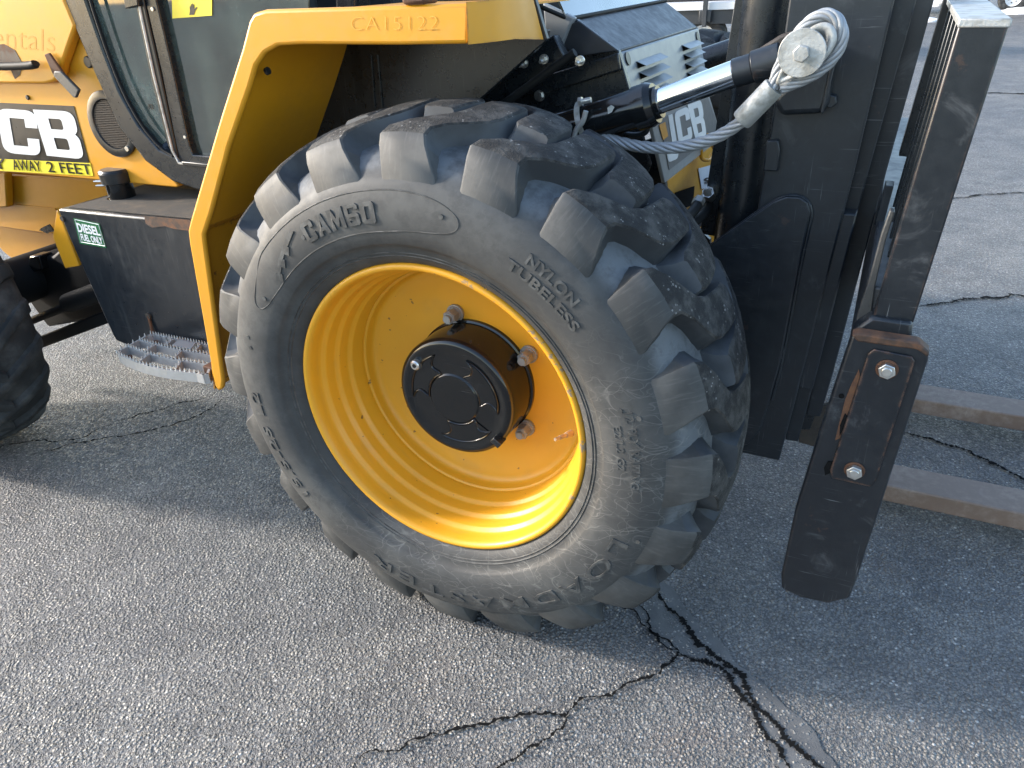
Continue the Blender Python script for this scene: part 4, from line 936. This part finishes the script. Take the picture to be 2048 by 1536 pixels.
# thimble: grooved teardrop liner
th_ = smooth_path(PY([(1552, 168), (1566, 137), (1582, 108), (1600, 82), (1620, 58), (1642, 46), (1660, 47), (1671, 60), (1673, 80), (1664, 99), (1645, 122), (1615, 142), (1580, 157)], YR), 2, True)
cen = sum(th_, Vector())/len(th_); tm = MB(); k = len(th_)
for i in range(k):
    p = th_[i]; d = (cen-p).normalized()
    for o_, y_ in ((-.003, -.015), (.008, -.0135), (.019, -.004), (.019, .004), (.008, .0135)): tm.v.append(p+d*o_+Vector((0, y_, 0)))
for i in range(k):
    i2 = (i+1) % k
    for j in range(4): tm.f.append((i*5+j, i2*5+j, i2*5+j+1, i*5+j+1)); tm.mi.append(0)
to = tm.build('thimble', 'zinc', rope, smooth=70); sm_ = to.modifiers.new('solid', 'SOLIDIFY'); sm_.thickness = .0025
wc = at((1604, 106), 1, YR-.022); mb = MB(); mb.cyl(wc, wc+Vector((0, -.005, 0)), .0415, 48); mb.build('washer', 'zinc', rope, .0012)
mb = MB(); hexa(mb, wc+Vector((0, -.005, 0)), (0, -1, 0), .0155, .012); mb.build('washer_bolt', 'zinc', rope, .0018)
MB().cyl(wc, wc+Vector((0, YM-.05-wc.y, 0)), .017, 24).build('rope_pin', 'black_mast', rope, smooth=40)

# ---- carriage, load backrest and side guard
YE = .19
ep = [(1920, 40), (2022, 40), (1930, 325), (1826, 648), (1745, 636), (1830, 345)]
MB().prism(PY(ep, YE), (0, .03, 0)).build('backrest_end_plate', 'black_guard', fork, .003)
tA, tB = at((1919, 40), 1, YE), at((2023, 40), 1, YE)
tz = Vector((0, 0, -.012))
MB().prism([tA+Vector((-.001, -.002, .002)), tB+Vector((.001, -.002, .002)), tB+Vector((.03, 1.9, .002)), tA+Vector((.01, 1.9, .002))], tz).build('backrest_top_bar', 'zinc', fork, .002)
foot = at((1745, 636), 1, YE); lean = (tA-foot)
for i in range(4):
    y = YE+.17+i*.123; o_ = Vector((0, y-YE, 0)); s_ = Vector((.004, 0, 0))
    p0 = foot+lean*.12+o_+s_; p1 = tA+Vector((0, 0, -.012))+o_+s_
    MB().prism([p0, p0+Vector((.03, 0, 0)), p1+Vector((.03, 0, 0)), p1], (0, .014, 0)).build('backrest_bar', 'black', fork, .0015)
MB().prism(PY([(1900, -60), (1960, -60), (1935, 40), (1850, 318), (1797, 312), (1887, 0)], .90), (0, .05, 0)).build('backrest_post', 'black', fork, .002)
cb = foot+lean*.10
MB().prism([cb+Vector((-.022, .03, 0)), cb+Vector((.045, .03, 0)), cb+Vector((.045, 1.85, 0)), cb+Vector((-.022, 1.85, 0))], (-.012, 0, -.16)).build('carriage_bar', 'dark_panel', fork, .005)
MB().prism([cb+Vector((-.10, .42, .02)), cb+Vector((-.065, .42, .02)), cb+Vector((-.065, 1.5, .02)), cb+Vector((-.10, 1.5, .02))], (-.03, 0, -.45)).build('carriage_plate', 'black_mast', fork, .004)
for i, p in enumerate(((1775, 375), (1762, 475))):
    c = at(p, 1, YM+.05); MB().box(c+Vector((0, .02, -.04)), (.018, .05, .09), Matrix.Rotation(.07, 3, 'Y')).build('carriage_roller_stop', 'black_mast', fork, .002)
# bright worn bevel joining bar and guard
jn = [(1745, 634), (1826, 646), (1822, 690), (1700, 676), (1712, 655)]
MB().prism(PY(jn, YE-.012), (0, .05, 0)).build('guard_neck', 'black_guard', fork, .006)
MB().prism(PY([(1780, 420), (1790, 424), (1772, 480), (1750, 575), (1742, 636), (1706, 668), (1716, 625), (1738, 560), (1762, 470)], YE+.026), (0, .02, 0)).build('ground_weld', 'dull_steel', fork, .002)
MB().prism(PY([(1702, 671), (1716, 667), (1838, 686), (1859, 704), (1856, 716), (1834, 700), (1716, 684)], .1485), (0, .03, 0)).build('guard_lip', 'rust_edge', fork, .003)
gd = [(1702, 672), (1715, 668), (1838, 686), (1858, 704), (1856, 722), (1712, 1165), (1698, 1198), (1655, 1208), (1600, 1196), (1563, 1178), (1562, 1150), (1590, 1020), (1640, 860)]
MB().prism(PY(gd, .15), (0, .034, 0)).build('side_guard_plate', 'black_guard', fork, .006, seg=3)
ins = [(1736, 706), (1748, 697), (1824, 712), (1830, 722), (1752, 960), (1740, 972), (1664, 955), (1660, 940)]
MB().prism(PY(ins, .149), (0, -.0035, 0)).build('wear_plate', 'black_guard', fork, .0016)
# torn slot beside the wear plate
flat('torn_slot', PY([(1690, 800), (1702, 770), (1718, 738), (1720, 752), (1706, 795), (1694, 832), (1680, 876), (1670, 880)], .1495), .0012, 'rust', fork)
flat('torn_hole', PY([(1680, 850), (1690, 826), (1695, 832), (1688, 856), (1679, 872)], .1480), .0006, 'crack', fork)
flat('torn_hole', PY([(1648, 935), (1656, 922), (1666, 923), (1660, 946), (1650, 950)], .1490), .0010, 'crack', fork)
c = at((1683, 792), 1, .149); MB().cyl(c, c+Vector((0, -.001, 0)), .005, 14).build('drilled_hole', 'crack', fork)
for p in ((1774, 738), (1709, 940)):
    c = at(p, 1, .1455); mb = MB(); mb.cyl(c, c+Vector((0, -.003, 0)), .0185, 28, mi=1); hexa(mb, c+Vector((0, -.003, 0)), (0, -1, 0), .0150, .010); mb.cyl(c+Vector((0, -.013, 0)), c+Vector((0, -.016, 0)), .009, 14)
    mb.build('guard_bolt', ['bolt', 'rust'], fork, .0012)
# ---- forks
for y0, nm in ((.862, 'near'), (1.435, 'far')):
    z0 = .045; x0 = .86
    blade = [Vector((x0, y0, z0)), Vector((2.15, y0, z0-.006)), Vector((2.17, y0, z0+.004)), Vector((2.15, y0, z0+.02)), Vector((1.4, y0, z0+.052)), Vector((x0+.05, y0, z0+.055)), Vector((x0+.02, y0, z0+.55)), Vector((x0-.03, y0, z0+.55)), Vector((x0-.03, y0, z0+.03))]
    MB().prism(blade, (0, .125, 0)).build('fork_arm', 'rust_fork', fork, .004)

# ------------------------------------------------------------------ far yard: parked trailers and snow
def wheel_small(parent, c, r, w, name='trailer_wheel'):
    mb = MB().lathe([(r*.55, 0), (r*.9, -.01), (r, .03), (r, w-.03), (r*.9, w), (r*.55, w)], 48); o = mb.build('tyre', 'rub_rear', parent, smooth=40, loc=c)
    rm = MB().lathe([(r*.57, 0), (r*.55, .012), (r*.48, .02), (r*.45, .06), (r*.2, .05), (0, .05)], 48); rm.build('rim', 'white_decal', parent, smooth=40, loc=c)
    for k in range(6):
        a_ = k*math.pi/3+.3; q_ = Vector((r*.30*math.cos(a_), .048, r*.30*math.sin(a_))); MB().cyl(q_, q_+Vector((0, -.012, 0)), r*.045, 8).build('rim_hole', 'crack', parent, loc=c)
g0_ = at((2012, 26), 2, 0)
tr1 = tag(empty('cargo_trailer', (g0_.x, g0_.y, 0)), 'dark trailer with white wheel rims parked far across the yard', 'trailer')
for dx in (0., -.95): wheel_small(tr1, (dx+.1, 0, .37), .37, .24)
MB().box((.2, 1.2, .62), (7, 2.4, .12)).build('trailer_frame', 'black', tr1, .01)
MB().box((.2, 1.2, 1.75), (6.6, 2.4, 2.1)).build('trailer_body', 'dark_panel', tr1, .03)
MB().box((.2, -.02, .92), (2.6, .26, .02)).build('trailer_fender', 'black', tr1, .01)
# flat trailer seen between the nose and the mast
YQ = 13.
tr2 = tag(empty('flatbed_trailer', (0, 0, 0)), 'flatbed trailer with pale deck edge and upright stakes behind the hood', 'trailer')
e0, e1 = PY([(1250, 38), (1530, 17)], YQ); e0.z = e1.z
MB().prism([e0, e1, e1+Vector((0, 0, .12)), e0+Vector((0, 0, .12))], (0, 2.3, 0)).build('deck', 'white_decal', tr2, .01)
MB().prism([e0+Vector((0, .05, 0)), e1+Vector((0, .05, 0)), e1+Vector((0, .05, -.22)), e0+Vector((0, .05, -.22))], (0, .15, 0)).build('side_rail', 'dark_panel', tr2, .01)
for p in ((1412, 20), (1484, 14)):
    c = at(p, 1, YQ); MB().box((c.x, YQ-.06, e1.z+.5), (.07, .08, 1.5)).build('stake', 'dark_panel', tr2, .006)
    MB().box((c.x, YQ-.02, e1.z-.09), (.2, .09, .18)).build('stake_pocket', 'dark_panel', tr2, .01)
c = at((1440, 8), 1, YQ+1.2); MB().box((c.x, YQ+1.2, e1.z+.45), (2.6, 1.2, .65)).build('load_crate', 'dark_panel', tr2, .05)
c = at((1450, 60), 1, YQ)
for dx in (-.4, -1.35): wheel_small(tr2, (c.x+dx, YQ+.1, .40), .40, .24)
MB().box((c.x-.8, YQ+.6, .76), (3.0, .3, .16)).build('chassis_rail', 'black', tr2, .01)
# snow left along the yard edge
def heap(name, px, r, label, seed):
    rnd = random.Random(seed); base = at(px, 2, 0); bm = bmesh.new(); bmesh.ops.create_icosphere(bm, subdivisions=3, radius=1)
    for v in bm.verts:
        n_ = noise.noise(v.co*1.7+Vector((seed*3., 0, 0)))*.45+noise.noise(v.co*4+Vector((0, seed, 0)))*.2; v.co *= 1+n_; v.co = Vector((v.co.x*r[0], v.co.y*r[1], max(-.02, v.co.z*r[2])))
    me = bpy.data.meshes.new(name); bm.to_mesh(me); bm.free(); me.materials.append(MAT['snow'])
    for p in me.polygons: p.use_smooth = True
    o = link_mesh(name, me, loc=(base.x, base.y, 0)); return tag(o, label, 'snow heap', 'snow left along the yard edge')
heap('snow_heap', (2046, 27), (.9, .4, .16), 'small dirty snow heap beside the far trailer wheel', 1)
heap('snow_heap', (1872, 12), (1.0, .6, .30), 'snow heap seen through the gap between mast and backrest, higher one', 2)
heap('snow_heap', (1866, 44), (.35, .2, .10), 'thin snow patch seen in the gap between mast and backrest, lower one', 3)
